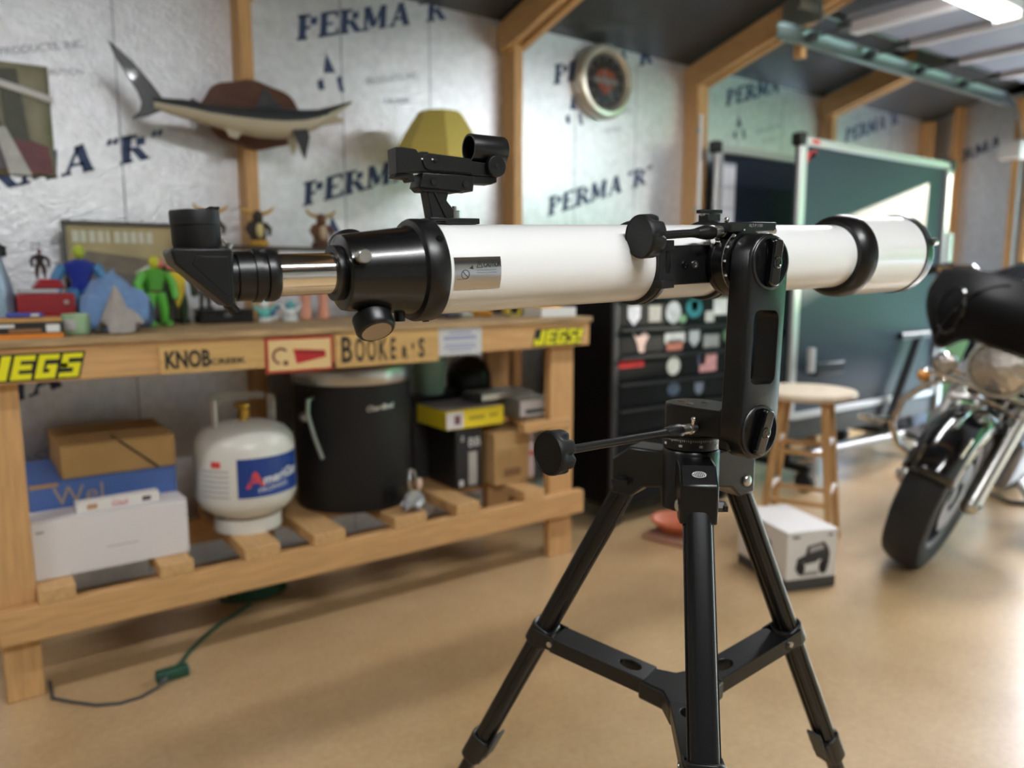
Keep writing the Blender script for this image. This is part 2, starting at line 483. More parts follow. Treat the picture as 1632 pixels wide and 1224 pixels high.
# added building and evergreen screen that keep low sun off the garage floor
t = thing('added_house', 'added pale building across the lawn, blocking low sun, met only as a reflection in the floor', 'added_house', (16.4, 0, -.04))
HW = mat('added_house_siding', (234, 234, 232), .7)
MB().bx(0, 6, .56, 14, 0, 4.58).build('added_house_wall', HW, t)
for (y0, z0) in ((2, 1.2), (5, 1.2), (8, 1.2), (11, 1.2)):
    w_ = MB().bx(-.06, 0, y0, y0 + 1.2, z0, z0 + 1.4).build('added_house_window', WHITE, t)
    MB().bx(-.07, -.061, y0 + .1, y0 + 1.1, z0 + .1, z0 + 1.3).build('pane', mat('added_house_glass', (60, 70, 84), .1), w_)
mb = MB().bx(16.4, 17.6, -18, .54, -.04, 7.4)  # added hedge mass, tall enough to stop the low sun
rh = random.Random(5)
for k in range(110):
    mb.ball((16.35 + .3 * rh.random(), -17.6 + 17.3 * rh.random(), 7.2 * rh.random()), .35 + .35 * rh.random(), n=8, s=(1, 1, 1.6))
for i, p in enumerate(mb.v): mb.v[i] = (p[0], min(p[1], .55), max(p[2], -.04))
tag(mb.build('added_evergreen_hedge', mat('added_hedge_leaves', (74, 122, 70), .9, noise=.5, scale=4, bump=.8, bscale=10)), 'added tall evergreen hedge across the lawn, blocking low sun outside the open door', 'hedge')

# ------------------------------------------------------------------ the telescope on its tripod
TX, TYC = 0.8055, 0.691
scope = thing('telescope', 'white refractor telescope on a black alt-azimuth mount and tripod', 'telescope', (TX, TYC, 0))
_u = Vector((0.998, -0.054, 0.034)).normalized()
_y = Vector((0, 0, 1)).cross(_u).normalized()
_v = _u.cross(_y)
TF = Matrix(((_u.x, _y.x, _v.x, 0.437), (_u.y, _y.y, _v.y, 0.722), (_u.z, _y.z, _v.z, 1.107), (0, 0, 0, 1)))
ALONG = TF @ Matrix(((0, 0, 1, 0), (1, 0, 0, 0), (0, 1, 0, 0), (0, 0, 0, 1)))   # lathe axis = optical axis (local z -> s)
def SIDE(s, z, w=0.0):     # lathe axis towards the viewer's side (-y), at axial s and height z
    return TF @ Matrix.Translation((s, -w, z)) @ Matrix.Rotation(PI / 2, 4, 'X')
def UPW(s, y, z):
    return TF @ Matrix.Translation((s, y, z))
def tb(): return MB()
def part(mb, name, m, parent=None, **k):
    return mb.build(name, m, parent or scope, world=True, **k)

RT = 0.0475
tube_o = part(tb().lathe([(RT - .002, -.03), (RT, -.03), (RT, .676), (RT - .002, .676)], ALONG, 72, close=False), 'optical_tube', WHITEP, label='glossy white main tube')
# caution sticker wrapped on the tube
def wrap(mb, s0, s1, z0, z1, r, n=10):
    a0, a1 = math.asin(z0 / RT), math.asin(z1 / RT)
    mb.grid(lambda u, v: (s0 + (s1 - s0) * u, -r * math.cos(a0 + (a1 - a0) * v), r * math.sin(a0 + (a1 - a0) * v)), 2, n, TF)
mb = tb(); wrap(mb, -.016, .040, -.0205, .0120, RT + .0004)
part(mb, 'caution_sticker', mat('silver_foil_sticker', (190, 190, 193), 0.16, metal=1.0), tube_o)
mb = tb()
Ms = TF @ Matrix.Translation((0, -RT - 0.0006, 0)) @ XZ
def onround(mb2, mb):      # wrap flat print (x = s, y = z on the near side) around the tube
    for i, p in enumerate(mb2.v):
        z = max(-RT * .99, min(RT * .99, p[2]))
        mb2.v[i] = tuple(TF @ Vector((p[0], -math.sqrt(RT * RT - z * z) - 0.0007, z)))
    mb.v, mb.f, mb.mi = mb2.v, mb2.f, mb2.mi
q = MB()
q.text('CAUTION', 0.0072, facing(0.0182, 0, 0.0016), ext=0, sx=.66, off=.00012)
tri = [(0.0100, .0012), (0.0172, .0012), (0.0136, .0082)]
for a, b in zip(tri, tri[1:] + tri[:1]):
    q.tube([(a[0], 0, a[1]), (b[0], 0, b[1])], 0.0003, 4)
q.tube([(0.0136, 0, .0034), (0.0136, 0, .006)], 0.0003, 4)
circ = [(-0.0035 + .0045 * math.cos(t), 0, -.0055 + .0045 * math.sin(t)) for t in [2 * PI * k / 20 for k in range(20)]]
q.tube(circ, 0.0003, 4, closed=True)
q.tube([(-.0066, 0, -.0025), (-.0004, 0, -.0085)], 0.0003, 4)
q.add([(.0015, 0, .0005), (.0055, 0, .0038), (.0058, 0, -.0005)], [(0, 1, 2)])
for zz in (-.0015, -.004):
    q.bx(.010, .034, 0, .0001, zz - .0003, zz)
q.bx(.0078, .0081, 0, .0001, -.020, .011)
q.bx(-.013, -.006, 0, .0001, -.0105, -.0102)
onround(q, mb)
part(mb, 'sticker_print', mat('sticker_ink', (35, 35, 38), 0.5), tube_o, smooth=0)

dew = part(tb().lathe([(.0465, .668), (.054, .668), (.0585, .672), (.062, .680), (.0635, .688), (.0635, .697), (.061, .700)], ALONG, 72, close=False), 'dew_shield_ring', BLACKM)
part(tb().lathe([(.058, .698), (.0617, .698), (.0617, .832), (.058, .832)], ALONG, 72, close=False), 'dew_shield', WHITEP, label='white dew shield sleeve')
cap = part(tb().lathe([(.060, .830), (.0635, .830), (.0638, .846), (.0615, .852), (.040, .853), (0.00001, .853)], ALONG, 72, close=False), 'front_rim', BLACKM)
part(tb().cyl((.846, -.060, .018), (.858, -.060, .018), .006, M=TF), 'rim_screw', STEEL, cap)

fl = part(tb().lathe([(.0465, -.022), (.0525, -.022), (.0535, -.0235), (.0535, -.042), (.052, -.045), (.046, -.047)], ALONG, 72, close=False), 'rear_flange', BLACKP)
for a in (35, 155, 275):
    ca, sa = math.cos(R(a)), math.sin(R(a))
    p0 = Vector((-.030, -.0525 * ca, .0525 * sa)); p1 = Vector((-.030, -.0548 * ca, .0548 * sa))
    part(tb().cyl(p0, p1, .0042, .0036, M=TF), 'screw', BLACKG, fl)
hs = part(tb().lathe([(.0475, -.042), (.0465, -.047), (.0445, -.056), (.0385, -.113), (.0375, -.1195), (.034, -.1212), (.0215, -.1214)], ALONG, 64, close=False), 'focuser_housing', mat('focuser_black', (9, 9, 10), .27, coat=.2), label='glossy black focuser housing')
part(tb().lathe([(.0206, -.112), (.0275, -.122), (.0275, -.1285), (.0206, -.1288)], ALONG, 48, close=False), 'drawtube_collar', BLACKP, hs)
part(tb().lathe([(.0203, -.09), (.0203, -.196)], ALONG, 64, close=False), 'drawtube', CHROME, label='polished chrome drawtube')
part(tb().lathe([(.004, .030), (.004, .041), (.0072, .041), (.0072, .049), (.0062, .051), (.00001, .051)], SIDE(-.113, .0155), 20, close=False), 'thumb_screw', STEEL, hs)
# focus shaft and its two knobs
kd = Vector((0, -0.60, -0.80)).normalized()          # towards the lower near side
kc = Vector((-.092, 0.012, -.020))
def along(p, d): return TF @ Matrix.Translation(p) @ d.to_track_quat('Z', 'Y').to_matrix().to_4x4()
part(tb().cyl(kc - kd * .075, kc + kd * .045, .004, M=TF), 'focus_shaft', STEEL, hs)
for sgn, dist in ((1, .028), (-1, .046)):
    M = along(kc + kd * sgn * dist, kd * sgn)
    k = part(tb().lathe([(.010, -.004), (.0165, 0), (.0205, .003), (.0205, .018), (.0185, .0215), (.0165, .0215)], M, 36, close=True), 'focus_knob', BLACKP, bevel=0.0006)
    part(tb().lathe([(.0155, .021), (.0155, .0222), (.00001, .0222)], M, 32, close=True), 'knob_disc', mat('knob_disc_tan', (176, 160, 140), 0.35, metal=0.5), k)
mb = tb()
mb.lathe([(.006, .0), (.006, .009), (.00001, .009)], UPW(-.060, -.004, -.052), 14)
mb.lathe([(.004, .0), (.004, .007), (.00001, .007)], UPW(-.074, -.004, -.049), 14)
part(mb, 'tension_screw', BLACKP, hs)
# visual back and star diagonal
part(tb().lathe([(.0203, -.184), (.0228, -.184), (.0245, -.187), (.0248, -.191), (.0245, -.195), (.0222, -.196), (.0222, -.200), (.0250, -.2005), (.0250, -.207),
                 (.0232, -.2075), (.0232, -.222), (.0205, -.2225), (.0205, -.228), (.0190, -.2285), (.0190, -.235)], ALONG, 56, close=False), 'visual_back', BLACKP)
mb = tb()
poly = [(-.279, .0235), (-.2765, .0265), (-.2285, .0255), (-.2265, .0225), (-.2285, -.0245), (-.2345, -.0270), (-.276, .0125)]
mb.prism(poly, -.0215, .0215, TF @ Matrix(((1, 0, 0, 0), (0, 0, 1, 0), (0, 1, 0, 0), (0, 0, 0, 1))))
dg = part(mb, 'star_diagonal', BLACKP, bevel=.0022, label='black right-angle star diagonal')
part(tb().prism([(-.262, .012), (-.236, -.0165), (-.232, -.015), (-.232, .018), (-.259, .019)], .0214, .0221, TF @ Matrix(((1, 0, 0, 0), (0, 0, -1, 0), (0, 1, 0, 0), (0, 0, 0, 1)))), 'cover_plate', BLACKP, dg, bevel=.0004)
part(tb().cyl((-.232, -.006, -.024), (-.225, -.006, -.033), .0045, M=TF), 'set_screw', BLACKP, dg)
part(tb().cyl((-.226, -.010, .026), (-.233, -.010, .034), .0016, n=10, M=TF).cyl((-.229, -.01, .022), (-.226, -.01, .03), .003, n=12, M=TF), 'lock_screw', STEEL, dg)
ep = part(tb().lathe([(.0185, .024), (.0188, .026), (.0205, .030), (.0205, .046), (.0212, .0465), (.0212, .058), (.0205, .0595), (.0155, .0600), (.0145, .0575), (.00001, .0565)], UPW(-.2525, 0, 0), 44), 'eyepiece', BLACKMATT, label='matt black eyepiece standing on the diagonal')
part(tb().box((-.236, -.002, .0612), (.008, .012, .003), TF).box((-.2405, -.002, .0605), (.004, .006, .002), TF), 'cap_tab', BLACKMATT, ep, bevel=.0005)

# red-dot finder
PROF = TF @ Matrix(((1, 0, 0, 0), (0, 0, -1, 0), (0, 1, 0, 0), (0, 0, 0, 1)))   # polygon in (s, z), extruded towards the viewer
ft = part(tb().prism([(-.022, .0545), (-.022, .0508), (-.004, .0508), (-.004, .0475), (.0375, .0475), (.0375, .0535), (-.004, .0540)], -.011, .011, PROF), 'finder_foot', BLACKP, bevel=.0008)
part(tb().prism([(-.0235, .0825), (-.0190, .0535), (.0155, .0535), (-.0010, .0720), (.0030, .0825)], -.009, .009, PROF), 'finder_stalk', BLACKP, bevel=.001)
part(tb().prism([(-.0165, .0795), (-.0035, .054), (-.0012, .054), (-.0145, .080)], .0088, .0105, PROF), 'stalk_rib', BLACKP, bevel=.0004)
part(tb().lathe([(.0024, .0535), (.0024, .0665), (.00001, .0665)], UPW(.0105, -.004, 0), 12), 'finder_bolt', STEEL)
part(tb().lathe([(.0064, .0535), (.0064, .0610), (.0056, .0618), (.00001, .0618)], UPW(.0105, -.004, 0), 18), 'finder_nut', STEEL)
cl = part(tb().prism([(-.0295, .0990), (-.0345, .0845), (.0290, .0815), (.0315, .0975)], -.0115, .0135, PROF).prism([(-.034, .0845), (-.030, .0805), (.012, .0800), (.020, .0830)], -.010, .011, PROF), 'finder_clamp', BLACKP, bevel=.0008)
for s in (-.0185, .0195):
    part(tb().cyl((s, -.0134, .0905 - (s + .0185) * .05), (s, -.0155, .0905 - (s + .0185) * .05), .0036, n=18, M=TF), 'clamp_screw', BLACKG, cl)
fb = part(tb().prism([(-.0575, .0975), (-.0575, .1235), (-.0510, .1240), (-.0350, .1225), (-.0325, .1195), (-.0310, .1195), (-.0300, .1205), (-.0210, .1205), (-.0200, .1180),
                      (.0300, .1135), (.0540, .1120), (.0720, .1120), (.0655, .0990), (.0620, .0985), (.0300, .0990), (-.0300, .1005)], -.0105, .0105, PROF), 'finder_body', BLACKP, bevel=.0012, label='black red-dot finder body')
part(tb().prism([(-.0600, .0940), (-.0570, .0985), (-.0380, .0985), (-.0365, .0905), (-.0420, .0900), (-.0440, .0930)], -.0075, .0075, PROF), 'battery_latch', BLACKP, fb, bevel=.0006)
part(tb().prism([(.0330, .0905), (.0330, .0995), (.0625, .0990), (.0625, .0925), (.055, .0900)], -.0075, .0085, PROF), 'finder_underplate', BLACKP, fb, bevel=.0008)
mb = tb().prism([(-.020 + .0085 * math.cos(a), .1105 + .0085 * math.sin(a)) for a in [PI / 2 + PI * k / 12 for k in range(13)]] + [(.030, .1005), (.030, .1155)], .0105, .0122, PROF)
part(mb, 'side_plate', BLACKP, fb, bevel=.0004)
part(tb().cyl((.0580, -.0105, .1085), (.0580, -.0175, .1085), .0118, .0112, n=28, M=TF), 'brightness_dial', BLACKP, fb, bevel=.0005)
part(tb().cyl((.0580, -.0172, .1085), (.0580, -.0182, .1085), .0028, n=14, M=TF), 'dial_screw', BLACKG, fb)
part(tb().cyl((-.0145, -.012, .1125), (-.0145, -.0135, .1125), .0024, n=12, M=TF), 'pivot_pin', BLACKG, fb)
for s in (-.0290, -.0178):
    part(tb().ball((s, -.0112 if s < -.02 else -.0125, .1128), .0011, TF, 8), 'alignment_dot', INKW, fb)
d = Vector((1, 0, -.03)).normalized()
part(tb().lathe([(.0128, 0), (.0148, 0), (.0150, .002), (.0150, .042), (.0146, .043), (.0128, .043), (.0128, 0)], along(Vector((.0330, 0, .1285)), d), 40, close=False), 'lens_hood', BLACKP, fb)
part(tb().lathe([(.0129, 0), (.00001, .002)], along(Vector((.066, 0, .1272)), d), 32, close=False), 'lens', mat('finder_lens', (40, 60, 90), 0.05, trans=0.7), fb)

# tube rings, dovetail and altitude drum
for s in (.272, .398):
    rg = part(tb().lathe([(RT, s - .010), (.0520, s - .010), (.0528, s - .008), (.0528, s - .003), (.0515, s - .002), (.0515, s + .002), (.0528, s + .003), (.0528, s + .008), (.0520, s + .010), (RT, s + .010)], ALONG, 64, close=False), 'tube_ring', BLACKP)
    part(tb().box((s, -.051, .0215), (.022, .012, .010), TF).box((s, -.051, -.0265), (.022, .012, .010), TF).box((s, .053, 0), (.02, .010, .02), TF), 'ring_lug', BLACKP, rg, bevel=.001)
kb = part(tb().box((.404, 0, .0565), (.024, .018, .010), TF).cyl((.404, 0, .058), (.404, 0, .064), .005, n=14, M=TF).prism([(-.022, -.005), (.020, -.005), (.023, -.002), (.023, .003), (.018, .006), (-.018, .006), (-.022, .003)], .0625, .0675, UPW(.404, 0, 0)), 'ring_clamp_knob', BLACKP, bevel=.0012)
part(tb().box((.398, 0, .0615), (.018, .006, .004), TF), 'clamp_pin', STEEL, kb)
dv = part(tb().bx(.262, .425, -.0510, -.0420, -.028, .020, TF), 'dovetail_plate', BLACKM, bevel=.0015)
for s in (.3065, .3235):
    part(tb().lathe([(.0048, .0508), (.0048, .0525), (.003, .0525), (.0026, .0515), (.00001, .0515)], SIDE(s, -.004), 18, close=False), 'plate_screw', BLACKG if s < .31 else STEEL, dv)
drum = part(tb().lathe([(.034, .049), (.0395, .0505), (.0408, .053), (.0408, .0605), (.0400, .061), (.0400, .062), (.0408, .0625), (.0408, .0765), (.0398, .077), (.0408, .0775), (.0408, .0845)], SIDE(.383, -.004), 64), 'altitude_drum', BLACKM)
mb = tb()
for k in range(-16, 46):
    a = PI - R(k * 2.5) + R(20)
    lw = .0052 if k % 10 == 0 else .0032 if k % 5 == 0 else .0022
    r = .0412
    c = Vector((.383 + r * math.cos(a), 0, -.004 + r * math.sin(a)))
    t = Vector((-math.sin(a), 0, math.cos(a))) * .0003
    p = [c + t, c - t]
    mb.add([(p[0].x, -.0778, p[0].z), (p[1].x, -.0778, p[1].z), (p[1].x, -.0778 - lw * .8, p[1].z), (p[0].x, -.0778 - lw * .8, p[0].z)], [(0, 1, 2, 3)], TF)
    if k % 10 == 0:
        mb.box((c.x, -.0832, c.z), (.0018, .0022, .0026), TF)
part(mb, 'altitude_scale', INKW, drum, smooth=0)
# fork arm with a long slot
A0, A1 = Vector((.384, -.004)), Vector((.3705, -.213))
RA = .0365
ax = (A1 - A0).normalized(); nrm = Vector((-ax.y, ax.x))
def armpt(t, e): return A0 + ax * t + nrm * e      # t along the arm from the top pivot
LA = (A1 - A0).length
outer, inner = [], []
NS = 64
h0, h1, hw, hr = .058, .150, .0228, .010
hc = (h0 + h1) / 2
for k in range(NS):
    a = 2 * PI * k / NS
    dx, dy = math.cos(a), math.sin(a)
    # ray from the slot centre to the stadium and to the rounded slot
    lo, hi = 0.0, .4
    for _ in range(30):
        m_ = (lo + hi) / 2
        t, e = hc + dx * m_, dy * m_
        tt = min(max(t, 0), LA)
        if math.hypot(t - tt, e) < RA: lo = m_
        else: hi = m_
    outer.append(armpt(hc + dx * lo, dy * lo))
    lo, hi = 0.0, .2
    for _ in range(30):
        m_ = (lo + hi) / 2
        t, e = abs(dx * m_), abs(dy * m_)
        qx, qy = max(t - ((h1 - h0) / 2 - hr), 0), max(e - (hw - hr), 0)
        if math.hypot(qx, qy) < hr: lo = m_
        else: hi = m_
    inner.append(armpt(hc + dx * lo, dy * lo))
vs_, fs_ = [], []
cx = sum((p for p in outer), Vector((0, 0))) / NS
def inset(p, d):
    q2 = armpt(min(max((p - A0).dot(ax), 0), LA), 0)
    return p + (q2 - p).normalized() * d
lay = [(outer, .0845, .003), (outer, .0875, 0), (outer, .1125, 0), (outer, .1155, .0010), (outer, .1175, .0035), (inner, .1175, 0), (inner, .0845, 0)]
for pts, w, ins in lay:
    for p in pts:
        p2 = inset(p, ins) if ins else p
        vs_.append((p2.x, -w, p2.y))
m_ = len(lay)
for j in range(m_):
    j2 = (j + 1) % m_
    for k in range(NS):
        k2 = (k + 1) % NS
        fs_.append((j * NS + k, j * NS + k2, j2 * NS + k2, j2 * NS + k))
arm = part(tb().add(vs_, fs_, TF), 'fork_arm', BLACKM, label='black single fork arm with a long slot', smooth=40)
for (P, tilt) in ((A0, 82), (A1, 70)):
    M = SIDE(P.x, P.y)
    kn = part(tb().lathe([(.0335, .1165), (.0335, .1185), (.0325, .1195), (.0300, .1198), (.0300, .1180), (.0285, .1175), (.00001, .1175)], M, 48), 'lock_knob', BLACKP)
    g = tb()
    Mg = M @ Matrix.Rotation(R(tilt), 4, 'Z')
    g.prism([(-.026, -.0085), (.026, -.0085), (.0285, -.005), (.0285, .005), (.026, .0085), (-.026, .0085), (-.0285, .005), (-.0285, -.005)], .1170, .1285, Mg)
    part(g, 'knob_grip', BLACKG, kn, bevel=.002)
    part(tb().lathe([(.0070, .1284), (.0075, .1292), (.0060, .1296), (.0052, .1288), (.0030, .1288), (.0026, .1294), (.00001, .1294)], M, 24, close=False), 'knob_hub', BLACKG, kn)

# upper slow-motion drive
wh = part(tb().bx(.352, .438, -.083, -.056, .034, .0465, TF), 'worm_housing', BLACKM, bevel=.0015)
part(tb().text('ALT-P 1100', .0052, TF @ Matrix.Translation((.385, -.0834, .0405)) @ XZ, ext=0), 'housing_print', mat('faded_print', (150, 150, 152), .6), wh, smooth=0)
part(tb().cyl((.428, -.078, .036), (.438, -.080, .0355), .004, n=14, M=TF), 'worm_pin', STEEL, wh)
part(tb().cyl((.356, -.083, .030), (.356, -.0845, .030), .0022, n=12, M=TF), 'housing_screw', STEEL, wh)
def slow_motion(p0, p1, label):
    """flexible-drive handle from the worm p0 out to the big knob p1 (telescope frame)"""
    p0, p1 = Vector(p0), Vector(p1)
    d = (p1 - p0).normalized(); L = (p1 - p0).length
    M = along(p0, d)
    kn = part(tb().lathe([(.0062, .044), (.0062, .050), (.0050, .064), (.0050, L)], M, 20), 'control_rod', BLACKP, label=label)
    part(tb().lathe([(.0044, -.004), (.0044, .006), (.0072, .006), (.0072, .010), (.0060, .0105), (.0060, .013), (.0072, .0135), (.0072, .032), (.00001, .032)], M, 24), 'coupling', STEEL, kn)
    part(tb().lathe([(.0078, .026), (.0090, .028), (.0090, .040), (.0062, .054), (.00001, .054)], M, 24), 'rubber_sleeve', BLACKP, kn)
    part(tb().cyl((.002, .006, .006), (.004, .013, .006), .0022, n=10, M=M).ball((.004, .0135, .006), .0035, M, 10), 'coupling_screw', CHROME, kn)
    # scalloped knob
    NK = 84
    def rr(a, f): return .0255 - f * .0042 * max(0, math.cos(7 * a)) ** 2
    prof = [(.30, L - .023, .6), (.74, L - .022, 1), (.96, L - .020, 1.35), (1.0, L - .016, 1.3), (1.0, L - .010, .8), (1.0, L - .005, .25), (1.0, L - .002, 0), (.985, L, 0), (.945, L + .0016, 0), (.915, L + .0016, 0), (.895, L + .0008, 0), (.2, L + .0008, 0)]
    vs2, fs2 = [], []
    for f, z, sc in prof:
        for k in range(NK):
            a = 2 * PI * k / NK
            rad = rr(a, sc) * f
            vs2.append((rad * math.cos(a), rad * math.sin(a), z))
    for j in range(len(prof) - 1):
        for k in range(NK):
            k2 = (k + 1) % NK
            fs2.append((j * NK + k, j * NK + k2, (j + 1) * NK + k2, (j + 1) * NK + k))
    fs2.append(tuple(reversed(range(NK)))); fs2.append(tuple(range((len(prof) - 1) * NK, len(prof) * NK)))
    part(tb().add(vs2, fs2, M), 'control_knob', BLACKMATT, kn, smooth=50)
slow_motion((.366, -.066, .0365), (.222, -.062, .0305), 'upper slow-motion handle with scalloped knob')
slow_motion((.326, -.050, -.2140), (.083, -.066, -.2050), 'lower slow-motion handle with scalloped knob')
mb = tb().bx(.345, .385, -.056, -.05, .03, .034, TF).cyl((.345, -.061, .024), (.366, -.061, .024), .004, n=14, M=TF)
part(mb, 'worm_axle', CHROME, wh)

# azimuth base
W0 = Matrix.Translation((TX, TYC, 0))
ad = (TF @ Vector((A1.x, -.09, A1.y)))
dirn = Vector((ad.x - TX, ad.y - TYC, 0)); LD = dirn.length; dirn.normalize()
BASEM = W0 @ Matrix(((dirn.x, -dirn.y, 0, 0), (dirn.y, dirn.x, 0, 0), (0, 0, 1, 0), (0, 0, 0, 1)))
az = part(tb().lathe([(.036, .868), (.0385, .870), (.0385, .888), (.037, .889), (.037, .892)], W0, 56), 'azimuth_ring', BLACKM)
mb = tb()
for k in range(90):
    a = 2 * PI * k / 90
    hgt = .0040 if k % 5 == 0 else .0024
    c, s = math.cos(a), math.sin(a)
    r = .0388
    mb.add([(r * c + s * .0003, r * s - c * .0003, .8845), (r * c - s * .0003, r * s + c * .0003, .8845), (r * c - s * .0003, r * s + c * .0003, .8845 - hgt), (r * c + s * .0003, r * s - c * .0003, .8845 - hgt)], [(0, 1, 2, 3)], W0)
    if k % 10 == 0:
        mb.box((r * c, r * s, .8762), (.0006, .0045, .0030), W0, rz=a)
part(mb, 'azimuth_scale', INKW, az, smooth=0)
stad = [(-.036 * math.cos(a) * 1, .036 * math.sin(a)) for a in [-PI / 2 + PI * k / 16 for k in range(17)]]
plate = [(p[0], p[1]) for p in stad] + [(.030, .036), (LD - .006, .030), (LD - .006, -.030), (.030, -.036)]
hb = part(tb().prism(plate, .893, .930, BASEM), 'mount_base', BLACKM, bevel=.0022)
for (a, b) in ((.012, .012), (.006, -.014), (-.016, -.004)):
    part(tb().lathe([(.0055, .9302), (.0050, .9306), (.00001, .9306)], BASEM @ Matrix.Translation((a, b, 0)), 18), 'base_recess', BLACKG, hb)
part(tb().prism([(LD - .012, -.033), (LD + .004, -.033), (LD + .004, .033), (LD - .012, .033)], .880, .934, BASEM), 'arm_bracket', BLACKM, bevel=.003)
part(tb().lathe([(.0385, .786), (.0385, .864), (.0365, .867), (.030, .868)], W0, 56), 'tripod_hub', BLACKM)

# tripod legs
TH, Z0L, R0L = 0.488, 0.812, 0.09
AZS = (R(110.1), R(227.2), R(357.8))
def legframe(f):
    rad = Vector((math.cos(f), math.sin(f), 0)); tan = Vector((-math.sin(f), math.cos(f), 0))
    dr = rad * math.sin(TH) + Vector((0, 0, -1)) * math.cos(TH)
    out = dr.cross(tan) * -1
    o = Vector((TX, TYC, Z0L)) + rad * R0L
    M = Matrix(((tan.x, out.x, dr.x, o.x), (tan.y, out.y, dr.y, o.y), (tan.z, out.z, dr.z, o.z), (0, 0, 0, 1)))
    if M.to_3x3().determinant() < 0:
        M = Matrix(((-tan.x, out.x, dr.x, o.x), (-tan.y, out.y, dr.y, o.y), (-tan.z, out.z, dr.z, o.z), (0, 0, 0, 1)))
    return M, rad, tan
def oval(w, h, n=28, groove=0):
    pts = []
    for k in range(n):
        a = 2 * PI * k / n
        c, s = math.cos(a), math.sin(a)
        e = 0.62
        x = w * math.copysign(abs(c) ** e, c); y = h * math.copysign(abs(s) ** e, s)
        pts.append((x, y))
    return pts
LEGB = mat('black_anodised_leg', (19, 20, 22), 0.33, metal=0.3)
for f in AZS:
    M, rad, tan = legframe(f)
    RZ = W0 @ Matrix.Rotation(f, 4, 'Z')
    yk = part(tb().prism([(.025, .862), (.082, .862), (.108, .842), (.108, .792), (.078, .790), (.060, .806), (.025, .812)], -.0235, .0235, RZ @ Matrix(((1, 0, 0, 0), (0, 0, -1, 0), (0, 1, 0, 0), (0, 0, 0, 1)))), 'leg_yoke', BLACKM, bevel=.003)
    part(tb().ball((R0L, -.0245, .812), .0082, RZ, 16, (1, .55, 1)), 'yoke_bolt', STEEL, yk)
    part(tb().cyl((R0L, .0235, .812), (R0L, .032, .812), .0075, n=6, M=RZ).box((R0L, .0335, .812), (.024, .005, .007), RZ), 'wing_nut', BLACKP, yk)
    # upper leg: oval extrusion with raised ribs
    lg = part(tb().prism(oval(.0170, .0145), .004, .597, M), 'leg', LEGB, label='black extruded upper leg', smooth=30)
    part(tb().bx(-.0055, -.0035, .0135, .0162, .012, .583, M).bx(.0035, .0055, .0135, .0162, .012, .583, M).bx(.0160, .0190, -.002, .002, .012, .583, M).bx(-.0190, -.0160, -.002, .002, .012, .583, M), 'leg_rib', LEGB, lg)
    part(tb().prism(oval(.0215, .0190), .557, .612, M).bx(-.016, .016, .012, .021, .564, .606, M), 'leg_clamp', BLACKP, lg, bevel=.002)
    part(tb().prism([(-.013, .532), (.013, .532), (.013, .587), (-.013, .587)], .0195, .0245, M @ Matrix(((1, 0, 0, 0), (0, 0, 1, 0), (0, 1, 0, 0), (0, 0, 0, 1)))), 'clamp_lever', mat('lever_grey', (52, 53, 56), .45), lg, bevel=.002)
    low = part(tb().prism(oval(.0135, .0110), .55, .880, M), 'lower_leg', LEGB, smooth=30)
    part(tb().lathe([(.00001, .918), (.012, .914), (.017, .900), (.0165, .872), (.013, .866)], M, 20), 'foot', RUBBER, low)
    # spreader clamp on the leg
    tj = .312
    cz = part(tb().prism(oval(.0222, .0198), tj - .018, tj + .018, M), 'spreader_collar', BLACKP, bevel=.002)
    J = M @ Vector((0, 0, tj)); hubp = Vector((TX, TYC, .505))
    Jh = Vector((TX, TYC, 0)) + rad * ((J.to_2d() - Vector((TX, TYC))).length)
    dj = (hubp - J); dj.normalize()
    side = dj.cross(Vector((0, 0, 1))).normalized(); upn = side.cross(dj)
    Js = J + dj * .020
    S = Matrix(((dj.x, side.x, upn.x, Js.x), (dj.y, side.y, upn.y, Js.y), (dj.z, side.z, upn.z, Js.z), (0, 0, 0, 1)))
    LS = (hubp - Js).length
    for sg in (-1, 1):
        part(tb().prism([(-.022, -.013), (.012, -.011), (.018, -.004), (.018, .004), (.012, .011), (-.022, .013)], sg * .0225 - .002, sg * .0225 + .002, S @ Matrix(((1, 0, 0, 0), (0, 0, 1, 0), (0, 1, 0, 0), (0, 0, 0, 1)))), 'collar_ear', BLACKP, cz, bevel=.001)
        part(tb().cyl((.008, sg * .0245, 0), (.008, sg * .0275, 0), .0045, n=14, M=S), 'collar_bolt', STEEL, cz)
    # spreader blade with an oval hole
    x0, x1, hx, hrx, hry = .008, LS - .052, LS - .085, .017, .0125
    hyw = .0235
    NO = 40
    vo, vi = [], []
    for k in range(NO):
        a = 2 * PI * k / NO
        dx, dy = math.cos(a), math.sin(a)
        t = min(((x1 - hx) / dx) if dx > 1e-6 else ((x0 - hx) / dx if dx < -1e-6 else 9), hyw / abs(dy) if abs(dy) > 1e-6 else 9)
        vo.append((hx + dx * t, dy * t)); vi.append((hx + hrx * dx, hry * dy))
    for (px_, py_) in ((x0, hyw), (x0, -hyw), (x1, hyw), (x1, -hyw)):   # snap the nearest sample to each corner
        k = min(range(NO), key=lambda i: (vo[i][0] - px_) ** 2 + (vo[i][1] - py_) ** 2)
        vo[k] = (px_, py_)
    vs2, fs2 = [], []
    for pts, z in ((vo, .010), (vi, .010), (vi, -.014), (vo, -.014)):
        vs2 += [(p[0], p[1] * (1 if p[0] > .03 else 1), z) for p in pts]
    for j in range(4):
        j2 = (j + 1) % 4
        for k in range(NO):
            k2 = (k + 1) % NO
            fs2.append((j * NO + k, j * NO + k2, j2 * NO + k2, j2 * NO + k))
    part(tb().add(vs2, fs2, S), 'spreader_blade', BLACKP, smooth=25, bevel=.0012)
hubpoly = []
